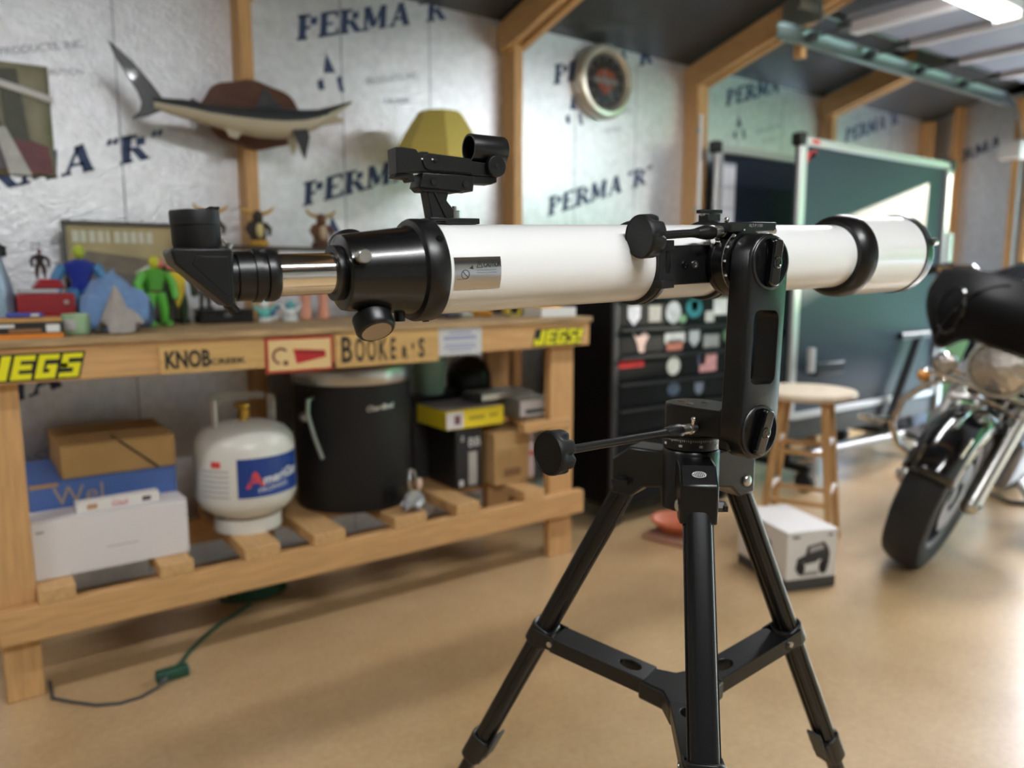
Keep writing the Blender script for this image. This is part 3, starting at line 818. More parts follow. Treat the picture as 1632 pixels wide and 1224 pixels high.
for f in AZS:
    c, s = math.cos(f), math.sin(f)
    for (r_, e) in ((.060, -.0235), (.060, .0235)):
        hubpoly.append((c * r_ - s * e, s * r_ + c * e))
    f2 = f + PI / 3
    hubpoly.append((.038 * math.cos(f2), .038 * math.sin(f2)))
part(tb().prism(hubpoly, .490, .519, W0), 'spreader_hub', BLACKP, bevel=.004)
RZ = W0 @ Matrix.Rotation(AZS[1], 4, 'Z') @ Matrix.Translation((.096, 0, .8535)) @ Matrix.Rotation(R(37.6), 4, 'Y')
mb = tb()
mb.tube([(.0045 * math.cos(a), .0085 * math.sin(a), .0004) for a in [2 * PI * k / 18 for k in range(18)]], .0005, 4, RZ, closed=True)
for k in range(-3, 4):
    mb.tube([(-.003, .0022 * k, .0004), (.003, .0022 * k + .0008, .0004)], .0005, 4, RZ)
part(mb, 'yoke_mark', INKW, smooth=0)

# ------------------------------------------------------------------ workbench
BX0, BX1, BY0, BY1 = 0.03, 1.99, 2.23, 2.78
BT = 0.945
bench = thing('workbench', 'long pine workbench with open slatted lower shelf against the foil wall', 'workbench', (1.0, 2.5, 0))
def bp(mb, name, m, parent=None, **k): return mb.build(name, m, parent or bench, world=True, **k)
bp(MB().bx(BX0 - .01, BX1 + .005, BY0 - .012, 2.799, .926, BT), 'worktop', PLY, bevel=.002)
bp(MB().bx(BX0, BX1, BY0, BY0 + .038, .836, .925), 'apron', WOOD, bevel=.003)
bp(MB().bx(BX0, BX1, BY1 - .038, BY1, .836, .925), 'apron', WOOD, bevel=.003)
for x in (BX0, BX1 - .038):
    bp(MB().bx(x, x + .038, BY0 + .039, BY1 - .039, .836, .925), 'end_apron', WOODY, bevel=.003)
for (x, y) in ((BX0 + .005, BY0 + .04), (1.83, BY0 + .04), (BX0 + .005, BY1 - .078), (1.83, BY1 - .078)):
    bp(MB().bx(x, x + .115 if x > 1 else x + .085, y, y + .038, 0, .835), 'leg', WOODV, bevel=.003)
bp(MB().bx(BX0, 1.972, BY0, BY0 + .038, .170, .260), 'shelf_rail', WOOD, bevel=.003)
bp(MB().bx(BX0, 1.972, BY1 - .038, BY1, .170, .260), 'shelf_rail', WOOD, bevel=.003)
for (x0, x1) in ((.120, .206), (.412, .502), (.645, .752), (.858, .965), (1.140, 1.262), (1.383, 1.480), (1.68, 1.775)):
    bp(MB().bx(x0, x1, BY0 + .002, BY1 - .002, .2605, .299), 'slat', WOODY, bevel=.003)
bp(MB().bx(1.700, 1.930, 2.265, 2.269, .515, .552).bx(1.700, 1.930, 2.262, 2.30, .515, .552), 'upper_shelf_cleat', WOOD, bevel=.002)
bp(MB().bx(1.785, 1.930, 2.31, BY1 - .08, .535, .552), 'upper_shelf_board', PLY, bevel=.002)

YEL = mat('sticker_yellow', (232, 226, 20), 0.45)
BLK = mat('print_black', (24, 22, 22), 0.55)
def block_sticker(x, z, pitch, h, word, label):
    """slanted block letters cut from yellow vinyl with a black outline"""
    sl = .26
    def cell(mb, x0, x1, z0, z1, grow, y0, y1):
        q = [(x0 - grow, z0 - grow), (x1 + grow, z0 - grow), (x1 + grow, z1 + grow), (x0 - grow, z1 + grow)]
        mb.prism([(a + (b - z) * sl, b) for a, b in q], -y0, -y1, XZ)
    cells = {'J': [(.55, 1, .3, 1), (0, 1, 0, .30), (0, .30, .30, .45)], 'E': [(0, .34, 0, 1), (.34, 1, .78, 1), (.34, .92, .40, .62), (.34, 1, 0, .24)],
             'G': [(0, .34, 0, 1), (.34, 1, .78, 1), (.34, .66, 0, .24), (.66, 1, 0, .58), (.48, .66, .40, .58)],
             'S': [(0, 1, .80, 1), (0, .34, .42, .80), (0, 1, .40, .60), (.66, 1, .20, .40), (0, 1, 0, .20)], '!': [(0, .45, .34, 1), (0, .45, 0, .22)]}
    bk, yl = MB(), MB()
    for k, ch in enumerate(word):
        x0 = x + k * pitch; w = pitch * .86
        cell(bk, x0, x0 + (w if ch != '!' else w * .45), z, z + h, .0045, BY0 - .0014, BY0 - .0005)
        for (a, b, c, d) in cells[ch]:
            cell(yl, x0 + a * w, x0 + b * w, z + c * h, z + d * h, 0, BY0 - .0024, BY0 - .0016)
    a = bp(bk, 'sticker_outline', BLK, smooth=0, label=label)
    bp(yl, 'sticker_letters', YEL, a, smooth=0)
block_sticker(.050, .846, .0515, .060, 'JEGS', 'yellow block-letter sticker at the left end of the apron')
block_sticker(1.716, .846, .0515, .056, 'JEGS!', 'yellow block-letter sticker at the right end of the apron')

SIGNWOOD = mat('sign_wood', (206, 166, 104), 0.6, noise=0.15, scale=8, stretch=(1, 8, 8))
t = thing('wooden_sign', 'plain pine sign with dark narrow lettering left of the red-bordered sign', 'sign', (.585, BY0, .835))
MB().bx(-.142, .142, -.007, -.0005, .0, .078).build('board', SIGNWOOD, t, bevel=.001)
MB().text('KNOB', .064, facing(-.130, -.0075, .017), ext=.0003, off=.0022, sx=.66).build('lettering', BLK, t, smooth=0)
MB().text('CREEK', .021, facing(-.012, -.0075, .020), ext=.0003, sx=1.55, off=.0006).build('small_lettering', BLK, t, smooth=0)
t = thing('tin_sign', 'cream tin sign with red border and red wedge on the bench apron', 'sign', (.833, BY0, .815))
MB().bx(-.104, .104, -.007, -.0005, 0, .106).build('border', mat('sign_red', (178, 44, 34), .4), t, bevel=.003)
MB().bx(-.096, .096, -.0085, -.0072, .008, .098).build('panel', mat('sign_cream', (228, 196, 140), .5), t, bevel=.001)
MB().prism([(-.022, .070), (.078, .062), (.080, .042), (-.012, .026)], .0087, .0095, XZ).build('red_wedge', mat('sign_red2', (184, 28, 34), .5), t)
MB().box((.032, -.0099, .058), (.085, .0004, .005), ry=.07).build('lettering', mat('sign_darkred', (96, 14, 18), .5), t, smooth=0)
mb = MB(); mb.tube([(-.06 + .022 * math.cos(a), -.0092, .052 + .022 * math.sin(a)) for a in [R(40 + 22 * k) for k in range(11)]], .004, 6)
mb.ball((-.045, -.009, .030), .008, n=10, s=(1, .2, 1))
mb.build('emblem', mat('emblem_brown', (120, 70, 50), .5), t)
t = thing('wooden_sign', 'long tan wooden sign with tall black stencilled letters on the apron', 'sign', (1.128, BY0, .818))
MB().bx(-.183, .183, -.009, -.0005, 0, .104).build('board', SIGNWOOD, t, bevel=.001)
mb = MB()
for ch, xx, hh, ww in (('B', -.168, .112, .62), ('O', -.120, .104, .40), ('O', -.080, .102, .40), ('K', -.040, .100, .46), ('E', .002, .094, .44), ('R', .044, .052, .60), ("'", .080, .06, .8), ('S', .105, .086, .58)):
    mb.text(ch, hh, facing(xx, -.0095, .018 + (.012 if hh < .05 else 0)), ext=.0003, off=.0022, sx=ww)
mb.build('lettering', BLK, t, smooth=0)
st = MB().bx(1.315, 1.488, BY0 - .002, BY0 - .0004, .832, .936)
a = bp(st, 'paper_notice', mat('paper_white', (206, 208, 210), .7), label='white paper notice with blue print')
mb = MB()
for k, (w, zz, hh) in enumerate(((.09, .905, .006), (.13, .885, .012), (.12, .866, .005), (.13, .856, .005), (.09, .846, .004))):
    mb.bx(1.40 - w / 2, 1.40 + w / 2, BY0 - .0027, BY0 - .0022, zz, zz + hh)
bp(mb, 'notice_print', mat('notice_blue', (150, 154, 190), .6), a)

# ------------------------------------------------------------------ on the wall
def shark():
    t = thing('shark_mount', 'mounted grey shark replica on a dark oval wooden plaque', 'wall mount', (.91, WY - .09, 1.655))
    NP = 48
    pts = []
    for k in range(NP):
        a = 2 * PI * k / NP
        rr = 1 + .03 * math.cos(8 * a)
        pts.append((.178 * rr * math.cos(a), .115 * rr * math.sin(a)))
    MB().prism(pts, .001, .020, XZ).build('plaque', DARKWOOD, t, bevel=.005)
    # body stations: x, z centre, half height, half depth, y (out from the wall)
    st = [(-.345, -.018, .018, .012), (-.300, -.022, .023, .015), (-.25, -.026, .030, .020), (-.18, -.035, .034, .028), (-.10, -.040, .043, .036), (-.02, -.041, .050, .042),
          (.06, -.037, .050, .043), (.13, -.026, .044, .040), (.19, -.008, .034, .036), (.24, .018, .024, .028), (.29, .046, .014, .018), (.325, .066, .005, .007)]
    n = 20
    for nm, mt, lo, hi in (('back', mat('shark_grey', (58, 60, 64), .3, coat=.4), 4, 176), ('belly', mat('shark_cream', (178, 168, 146), .3, coat=.4), 176, 364)):
        mb = MB(); vs2 = []; m = 14
        for (x, z, h, d) in st:
            for k in range(m + 1):
                a = R(lo + (hi - lo) * k / m)
                vs2.append((x, -.110 - d * math.cos(a) * -1 * 1.0, z + h * math.sin(a)))
        fs2 = [(j * (m + 1) + k, j * (m + 1) + k + 1, (j + 1) * (m + 1) + k + 1, (j + 1) * (m + 1) + k) for j in range(len(st) - 1) for k in range(m)]
        mb.add(vs2, fs2)
        mb.build(nm, mt, t, smooth=80, label='dark grey back' if nm == 'back' else 'cream belly')
    G = MATS['shark_grey']; C2 = MATS['shark_cream']
    def fin(name, poly, y0, m, th=.006):
        MB().prism(poly, -y0 - th / 2, -y0 + th / 2, XZ).build(name, m, t, bevel=.002)
    fin('tail_upper', [(-.310, -.034), (-.318, .0), (-.345, .038), (-.395, .095), (-.462, .150), (-.445, .105), (-.415, .055), (-.388, .010), (-.378, -.020), (-.385, -.045), (-.410, -.075), (-.360, -.060)], -.110, G, .012)
    fin('dorsal_fin', [(-.025, .005), (.005, .075), (.012, .078), (.045, .035), (.075, .018)], -.110, G)
    fin('second_dorsal_fin', [(-.245, -.006), (-.228, .012), (-.212, .004), (-.190, -.008)], -.110, G)
    fin('pectoral_fin', [(.085, -.060), (.140, -.050), (.150, -.075), (.130, -.155), (.118, -.135), (.105, -.10)], -.145, G)
    fin('pectoral_fin', [(.085, -.060), (.13, -.055), (.125, -.11), (.11, -.135)], -.080, C2)
    fin('pelvic_fin', [(-.135, -.072), (-.075, -.080), (-.095, -.105), (-.120, -.10)], -.125, C2)
    fin('lower_jaw', [(.17, -.035), (.285, -.010), (.292, .002), (.25, .012), (.2, .0)], -.112, C2, .03)
    MB().ball((.215, -.138, .008), .006, n=10).build('eye', BLACKG, t)
    return t
shark()

t = thing('wall_clock', 'round chrome-rimmed wall clock with dark face and orange shield emblem', 'clock', (2.62, WY, 2.02))
MB().lathe([(.165, 0), (.172, .012), (.172, .045), (.160, .062), (.142, .066), (.125, .050), (.118, .040)], XZ, 56, close=False).build('rim', mat('clock_chrome', (222, 216, 200), .32, metal=.7), t)
MB().lathe([(.124, .038), (.00001, .038)], XZ, 48, close=False).build('face', mat('clock_face', (34, 30, 30), .35), t)
MB().prism([(-.06, .02), (-.05, .045), (-.02, .052), (0, .062), (.02, .052), (.05, .045), (.06, .02), (.045, -.03), (0, -.065), (-.045, -.03)], .0385, .0395, XZ).build('emblem_shield', mat('emblem_orange', (190, 92, 52), .4), t)
MB().bx(-.075, .075, -.0405, -.0396, -.012, .014).build('emblem_bar', mat('emblem_silver', (190, 186, 180), .4), t)
mb = MB()
for k in range(12):
    a = 2 * PI * k / 12
    mb.box((.104 * math.cos(a), -.0390, .104 * math.sin(a)), (.016, .001, .005), ry=-a)
mb.build('hour_marks', INKW, t)
for nm, L_, a in (('hour_hand', .05, 1.9), ('minute_hand', .085, -1.1)):
    MB().box((L_ / 2 * math.cos(a), -.043, L_ / 2 * math.sin(a)), (L_, .001, .006), ry=-a).build(nm, INKW, t)
MB().lathe([(.128, .056), (.06, .0585), (.00001, .059)], XZ, 40, close=False).build('glass', mat('clear_glass', (255, 255, 255), .02, trans=1.0), t)

# poster with a light reflection painted across it as a white strip
t = thing('poster', 'colour poster of a blurred figure pinned to the foil at the left edge', 'poster', (.12, WY, 1.40))
PQ = MB().grid(lambda u, v: (-.20 + .385 * u, -.004 - .010 * math.sin(3 * u) * v, .0 + .335 * v + .01 * u), 10, 6)
PQ.build('sheet', mat('poster_olive', (150, 146, 122), .45, noise=.35, scale=7), t, solid=.0006)
def patch(name, poly, col, y=-.016):
    MB().prism(poly, -y, -y + .0008, XZ).build(name, mat(name + '_ink', col, .45, noise=.25, scale=25), t)
patch('poster_figure', [(-.18, .02), (-.17, .16), (-.11, .27), (-.03, .29), (.03, .22), (.06, .12), (.08, .03), (-.05, .01)], (92, 84, 92))
patch('poster_face', [(-.11, .17), (-.09, .26), (-.03, .27), (.0, .21), (-.02, .15), (-.07, .14)], (176, 146, 128), -.0175)
patch('poster_robe', [(.05, .02), (.08, .13), (.17, .10), (.18, .015)], (112, 62, 66), -.0175)
patch('poster_beam', [(.06, .01), (.03, .15), (.06, .15), (.12, .01)], (190, 190, 186), -.0185)
patch('poster_shirt', [(-.16, .02), (-.15, .10), (-.03, .11), (.02, .02)], (70, 84, 118), -.0178)
patch('poster_column', [(.06, .12), (.05, .32), (.10, .325), (.12, .11)], (74, 76, 62), -.0178)
mb = MB().grid(lambda u, v: (-.20 + .39 * u, -.021, .292 - .09 * max(0, u - .25) ** 1.4 + .022 * v), 12, 1)
mb.build('painted_reflection_strip', WHITE, t, solid=.001)

# white conduit on the wide stud, with a cable box
t = thing('conduit', 'slim white conduit fixed to the wide wall stud', 'conduit', (3.245, WY - .09, 0))
MB().cyl((0, -.012, .98), (0, -.012, 1.93), .011).build('pipe', WHITE, t)
for z in (1.1, 1.45, 1.85):
    MB().box((0, -.008, z), (.045, .016, .02)).build('clip', GALV, t, bevel=.002)

# small shelf with three horned carved figurines
t = thing('wall_shelf', 'narrow dark shelf on the wall behind the drawtube', 'shelf', (.95, WY, 1.19))
MB().bx(-.235, .245, -.20, -.0905, 0, .012).build('board', mat('shelf_dark', (60, 46, 38), .5), t)
MB().bx(-.06, .0, -.18, -.0905, -.06, -.0005).build('bracket', mat('shelf_dark', (60, 46, 38), .5), t)
def horned(x, h, cols, label, lean=0):
    t = thing('horned_figurine', label, 'figurine', (x, WY - .145, 1.2025), lean, 'horned carved figurines')
    b, f, hn, base = [mat('fig_%d_%d_%d' % c, c, .6, noise=.15, scale=30) for c in cols]
    MB().lathe([(.00001, 0), (.034, .002), (.036, .012), (.030, .020), (.00001, .020)], None, 18).build('base', base, t)
    MB().lathe([(.026, .018), (.030, .04), (.027, .07), (.018, .09), (.00001, .094)], None, 18, sy=.75).build('body', b, t)
    MB().ball((0, -.006, .10), .021, s=(.85, 1, 1.15)).ball((0, -.022, .092), .012, n=12).build('head', b, t)
    MB().ball((0, -.022, .055), .017, s=(.8, .5, 1.5)).build('chest', f, t)
    for s in (-1, 1):
        MB().tube([(s * .012, 0, .112), (s * .032, 0, .116), (s * .05, -.004, .126), (s * .056, -.006, .138)], [.007, .007, .005, .002], 8).build('horn', hn, t)
        MB().tube([(s * .024, 0, .08), (s * .040, -.008, .06), (s * .034, -.02, .04)], [.009, .008, .006], 8).build('arm', b, t)
horned(.735, .1, ((70, 50, 36), (196, 176, 120), (196, 150, 70), (92, 68, 50)), 'small dark horned figurine half hidden behind the eyepiece')
horned(.893, .1, ((58, 46, 38), (206, 190, 130), (196, 156, 76), (200, 150, 50)), 'dark horned figurine with cream chest and yellow base in front of the stud')
horned(1.125, .1, ((104, 66, 44), (190, 170, 140), (176, 140, 70), (84, 56, 40)), 'brown horned figurine with tan horns above the chrome drawtube')

# ------------------------------------------------------------------ things on the bench top
t = thing('table_lamp', 'table lamp with mustard yellow flared shade behind the finder', 'lamp', (1.59, 2.66, BT))
MB().lathe([(.085, 0), (.09, .012), (.06, .03), (.02, .05), (.014, .10), (.02, .16), (.045, .24), (.05, .30), (.03, .38), (.012, .42), (.009, .58), (.00001, .58)], None, 28).build('base', mat('lamp_brown', (86, 62, 46), .35, coat=.4), t)
MB().lathe([(.182, .585), (.186, .590), (.170, .64), (.135, .70), (.088, .772), (.084, .776)], None, 8, close=False, a0=.39, a1=.39 + 2 * PI).build('shade', mat('lamp_shade_mustard', (206, 188, 98), .8), t, smooth=0, solid=.002)
MB().tube([(.085, 0, .77), (.0, 0, .76), (-.085, 0, .77)], .002, 6).cyl((0, 0, .56), (0, 0, .762), .004, n=8).build('harp', BRASS, t)
MB().cyl((0, 0, .58), (0, 0, .62), .016, n=14).ball((0, 0, .65), .028, n=14).build('bulb', mat('bulb_glass', (235, 232, 220), .3), t)

t = thing('picture', 'beige framed picture with pale title lettering behind the toys', 'picture', (.465, 2.765, BT), 0)
PT = Matrix.Rotation(R(-6), 4, 'X')
MB(PT).bx(-.163, .163, .0, .006, 0, .322).build('artwork', mat('art_beige', (176, 158, 112), .5, noise=.2, scale=9), t)
for (a, b, c, d) in ((-.168, -.158, 0, .328), (.158, .168, 0, .328), (-.158, .158, .318, .328), (-.158, .158, 0, .010)):
    MB(PT).bx(a, b, -.012, .008, c, d).build('frame_bar', BLACKP, t)
mb = MB(PT)
for k, w in enumerate((.022, .018, .02, .02, .012, .02, .02, .02, .018, .02)):
    mb.bx(-.140 + .024 * k, -.140 + .024 * k + w * .85, -.002, -.0004, .262, .298)
mb.build('title_letters', mat('art_pale', (206, 206, 186), .5), t)
MB(PT).prism([(-.14, .20), (-.10, .235), (.05, .215), (.12, .20), (.15, .17), (.02, .16), (-.14, .17)], .0004, .0016, XZ).build('art_car', mat('art_grey', (120, 108, 90), .5, noise=.3), t)
MB(PT).prism([(-.155, .012), (.155, .012), (.155, .17), (.0, .18), (-.155, .16)], .0003, .0009, XZ).build('art_road', mat('art_road', (98, 92, 84), .5), t)
MB(PT).prism([(.03, .165), (.07, .19), (.13, .185), (.15, .165), (.12, .15)], .0012, .0024, XZ).build('art_highlight', mat('art_pale', (206, 206, 186), .5), t)

def toy(name, label, loc, rz, h, body, limbs, head, extra=None):
    """small articulated toy figure: hips, torso, head, arms, legs"""
    t = thing(name, label, 'toy figure', loc, rz, None)
    k = h / .2
    mb_, ml_, mh_ = [mat('toy_%d_%d_%d' % c, c, .45) for c in (body, limbs, head)]
    MB().lathe([(.012 * k, .085 * k), (.022 * k, .095 * k), (.020 * k, .115 * k), (.034 * k, .145 * k), (.036 * k, .155 * k), (.014 * k, .166 * k), (.00001, .167 * k)], None, 18, sy=.6).build('torso', mb_, t)
    MB().cyl((0, 0, .162 * k), (0, 0, .172 * k), .007 * k).ball((0, -.002 * k, .184 * k), .016 * k, s=(.85, .95, 1.1)).build('head', mh_, t)
    for s in (-1, 1):
        MB().tube([(s * .034 * k, 0, .150 * k), (s * .052 * k, -.004 * k, .120 * k), (s * .050 * k, -.018 * k, .090 * k), (s * .048 * k, -.022 * k, .078 * k)], [.013 * k, .012 * k, .010 * k, .009 * k], 10).build('arm', ml_, t)
        MB().tube([(s * .014 * k, 0, .095 * k), (s * .022 * k, -.004 * k, .052 * k), (s * .024 * k, 0, .010 * k)], [.016 * k, .013 * k, .009 * k], 10).build('leg', ml_, t)
        MB().box((s * .024 * k, -.008 * k, .008 * k), (.020 * k, .040 * k, .016 * k)).build('boot', mb_, t, bevel=.003)
    if extra: extra(t, k)
    return t

# left end: pale blue tin with a black lid, packets, red toolbox, toys
t = thing('paint_tin', 'pale blue tapered tin with black lid at the far left of the bench', 'tin', (.085, 2.47, BT))
MB().lathe([(.062, 0), (.062, .04), (.055, .12), (.036, .20), (.034, .205)], None, 28).build('body', mat('pale_blue_tin', (150, 168, 190), .4, metal=.3), t)
MB().lathe([(.040, .205), (.047, .208), (.047, .232), (.036, .240), (.00001, .241)], None, 28).build('lid', BLACKP, t)
MB().lathe([(.0635, .001), (.0635, .022), (.0625, .023)], None, 28, close=False).build('foot_band', BLACKP, t)
t = thing('packaging_box', 'flat black and orange box with white print at the front left of the bench', 'box', (.135, 2.305, BT))
MB().bx(-.10, .092, -.05, .045, 0, .012).build('orange_base', mat('pack_orange', (226, 132, 36), .5), t)
MB().bx(-.10, .090, -.048, .045, .0125, .040).build('black_sleeve', mat('pack_black', (28, 27, 28), .5), t)
MB().bx(-.10, .090, -.046, .045, .0405, .050).build('card_lid', mat('pack_tan', (188, 142, 84), .6), t)
MB().bx(-.09, -.012, -.0487, -.0482, .028, .036).build('white_print', WHITE, t)
MB().bx(.055, .085, -.0487, -.0482, .015, .034).build('white_badge', WHITE, t)
MB().bx(-.025, .045, -.0489, -.0483, .016, .024).build('brown_print', mat('pack_brown', (150, 104, 64), .5), t)
t = thing('packet', 'small blue packet lying on the black and orange box', 'packet', (.15, 2.315, BT + .0515))
MB().bx(-.04, .04, -.02, .02, 0, .010).build('wrap', mat('packet_blue', (62, 78, 168), .4), t, bevel=.003)
MB().bx(.012, .030, -.0207, -.0201, .002, .008).build('label', WHITE, t)
t = thing('toolbox', 'small red metal toolbox with pale tray on the bench', 'toolbox', (.21, 2.46, BT))
REDM = mat('toolbox_red', (150, 20, 30), .35, coat=.4)
MB().bx(-.068, .068, -.05, .05, 0, .108).build('box', REDM, t, bevel=.006)
MB().bx(-.062, .030, -.046, .046, .1085, .120).build('tray', mat('tray_grey', (176, 180, 184), .4), t, bevel=.003)
MB().prism([(-.03, .1205), (.050, .1205), (.035, .145), (-.012, .148)], -.04, .04, XZ).build('hood', REDM, t, bevel=.006)
MB().cyl((.045, -.05, .085), (.045, -.056, .085), .006).build('latch', STEEL, t)
toy('action_figure', 'small black action figure standing on the red toolbox', (.205, 2.455, BT + .1485), 0, .078, (30, 26, 28), (52, 30, 32), (96, 40, 34))
t = thing('candle_jar', 'pale green glass candle jar near the bench front', 'jar', (.265, 2.335, BT))
MB().lathe([(.030, 0), (.034, .004), (.035, .050), (.033, .056), (.030, .054), (.030, .045), (.00001, .045)], None, 28).build('glass', mat('jar_green', (150, 178, 138), .2, coat=.5), t)
MB().lathe([(.0353, .014), (.0353, .042)], None, 12, close=False, a0=-2.6, a1=-1.7).build('label', mat('jar_label', (190, 190, 186), .6), t)
toy('action_figure', 'blue muscular action figure with yellow head in front of the picture', (.318, 2.615, BT), -.2, .245, (36, 52, 150), (70, 130, 176), (176, 190, 60))

from mathutils import noise as mn
def cloth(name, label, cat, loc, col, rx, ry, h, seed, lobes, rough=.35, power=1.4):
    """a rag dropped in a heap: a few humps, ridged folds and an uneven hem"""
    rnd = random.Random(seed)
    off = Vector((rnd.uniform(0, 50), rnd.uniform(0, 50), rnd.uniform(0, 50)))
    def fn(u, v):
        a = 2 * PI * u; r = v
        hem = 1 + .30 * mn.noise(Vector((2.2 * math.cos(a), 2.2 * math.sin(a), 0)) + off)
        x, y = rx * r * hem * math.cos(a), ry * r * hem * math.sin(a)
        z = 0
        for (lx, ly, lr, lh) in lobes:
            d = math.hypot((x - lx) / lr, (y - ly) / (lr * .8))
            z = max(z, lh * h * max(0, 1 - d ** power))
        q = Vector((x * 15, y * 15, 0)) + off
        ridge = 1 - abs(mn.noise(q)) * 2
        ridge2 = 1 - abs(mn.noise(q * 2.3 + off)) * 2
        k = (z / h) * .6 + .25 * (1 - r)
        z = z * (1 - .25 * rough) + h * rough * k * (.55 * ridge + .12 * ridge2 - .35)
        w = .018 * rough * (1 - .3 * r)
        return (x + w * mn.noise(q + Vector((9, 0, 0))) * 2, y + w * mn.noise(q + Vector((0, 9, 0))) * 2, max(.004, z + .005))
    o = MB().grid(fn, 64, 22).build(name, mat(name + '_%d_%d_%d' % col, col, .95, noise=.12, scale=50, bump=.25, bscale=260, sheen=.2), None, smooth=70, solid=.003)
    o.location = loc
    return tag(o, label, cat)
cloth('grey_rag', 'crumpled pale grey rag slumped at the bench front', 'cloth', (.372, 2.315, BT), (164, 156, 150), .066, .045, .125, 3, [(-.014, 0, .055, 1.0), (.03, -.005, .045, .55)], .6, 1.5)
cloth('blue_cloth', 'crumpled light blue shop cloth piled among the toys', 'cloth', (.375, 2.45, BT), (112, 142, 186), .098, .072, .170, 11, [(.0, .01, .085, 1.0), (-.055, -.015, .06, .62), (.06, -.015, .06, .70)], .55, 3.2)

def pads(t, k):
    MB().ball((0, .012 * k, .125 * k), .030 * k, s=(1.1, .5, 1.4)).build('shell', mat('toy_shell', (60, 120, 40), .5), t)
    MB().lathe([(.021 * k, .097 * k), (.022 * k, .104 * k)], None, 18, sy=.7, close=False).build('belt', mat('toy_belt', (90, 60, 36), .5), t)
toy('action_figure', 'bright green action figure leaning over the blue cloth', (.515, 2.585, BT), .3, .215, (84, 160, 56), (92, 176, 60), (206, 200, 50), pads)
def bib(t, k):
    MB().prism([(-.030 * k, .145 * k), (.030 * k, .145 * k), (.022 * k, .085 * k), (.004 * k, .045 * k), (-.01 * k, .085 * k)], .020 * k, .026 * k, XZ).build('yellow_bib', mat('toy_bib', (226, 196, 44), .5), t)
    for s, c in ((-1, (214, 120, 112)), (1, (190, 40, 44))):
        MB().ball((s * .036 * k, -.004 * k, .165 * k), .015 * k).build('shoulder_pad', mat('toy_pad_%d' % c[1], c, .45), t)
    MB().box((0, -.022 * k, .158 * k), (.040 * k, .006 * k, .012 * k)).build('chest_badge', mat('toy_pad_120', (214, 120, 112), .45), t)
toy('action_figure', 'dark green action figure with yellow bib and red shoulder pads', (.590, 2.68, BT), 0, .232, (42, 62, 42), (48, 70, 44), (40, 62, 40), bib)
t = thing('storage_case', 'low black storage case at the back of the bench', 'case', (.735, 2.645, BT))
MB().bx(-.085, .085, -.045, .045, 0, .030).build('base', BLACKP, t, bevel=.004)
MB().bx(-.085, .085, -.045, .045, .0305, .046).build('lid', BLACKP, t, bevel=.004)
MB().bx(-.012, .012, -.049, -.0455, .022, .036).build('latch', mat('latch_grey', (90, 90, 92), .4), t)
toy('action_figure', 'dark grey toy figure standing on the black storage case', (.675, 2.64, BT + .0465), .4, .125, (56, 54, 56), (74, 66, 60), (150, 110, 60))
toy('action_figure', 'brown toy figure standing at the right on the black storage case', (.755, 2.64, BT + .0465), -.3, .11, (92, 58, 44), (60, 50, 50), (170, 140, 120))
def balls(name, label, loc, cols, rs):
    t = thing(name, label, 'figurine', loc)
    MB().lathe([(.024, 0), (.026, .006), (.022, .014), (.00001, .015)], None, 18).build('base', mat('fig_white', (214, 216, 214), .4), t)
    MB().lathe([(.016, .014), (.021, .028), (.012, .044), (.00001, .046)], None, 16).build('body', mat('fig_c%d' % cols[0][0], cols[0], .4), t)
    MB().ball((0, 0, .056), .017).build('head', mat('fig_c%d' % cols[1][0], cols[1], .4), t)
    for s in (-1, 1):
        MB().tube([(s * .016, 0, .036), (s * .03, -.004, .046), (s * .038, -.006, .058)], [.007, .006, .005], 8).build('arm', mat('fig_c%d' % cols[0][0], cols[0], .4), t)
        MB().ball((s * .009, -.004, .073), .006, n=10).build('ear', mat('fig_c%d' % cols[0][0], cols[0], .4), t)
balls('small_figurine', 'small teal and white figurine below the star diagonal', (.865, 2.63, BT), ((112, 196, 186), (222, 224, 222)), 1)
balls('small_figurine', 'small white and blue figurine in front of the pink stubs', (.945, 2.60, BT), ((214, 218, 216), (100, 170, 180)), 1)
balls('small_figurine', 'small steel-blue figurine at the back between the two pale ones', (.915, 2.72, BT), ((70, 120, 160), (206, 176, 150)), 1)
for x, yy, lab in ((1.035, 2.69, 'pale pink rubber doll leg, the left of the pair, under the drawtube'), (1.095, 2.67, 'salmon pink rubber doll leg, the right of the pair, under the drawtube')):
    o = MB().lathe([(.016, 0), (.020, .004), (.019, .03), (.015, .055), (.020, .085), (.026, .11), (.025, .125), (.00001, .130)], None, 20).build('doll_leg', mat('doll_pink', (226, 160, 134), .5), None)
    o.location = (x, yy, BT); tag(o, lab, 'doll part', 'pink doll legs on the bench')
t = thing('spray_can', 'grey spray can with white cap left of the focus knob', 'can', (1.245, 2.68, BT))
MB().lathe([(.028, 0), (.030, .003), (.030, .095), (.024, .106), (.00001, .107)], None, 24).build('body', mat('can_grey', (170, 172, 182), .35, metal=.4), t)
MB().lathe([(.0235, .1075), (.0235, .140), (.021, .144), (.00001, .145)], None, 24).build('cap', WHITE, t)
t = thing('red_box', 'small red carton at the back of the bench by the spray can', 'carton', (1.30, 2.735, BT))
MB().bx(-.05, .05, -.02, .02, 0, .13).build('carton', mat('carton_red', (160, 40, 50), .5), t, bevel=.002)
MB().bx(-.045, .045, -.0212, -.0203, .02, .06).build('panel', WHITE, t)
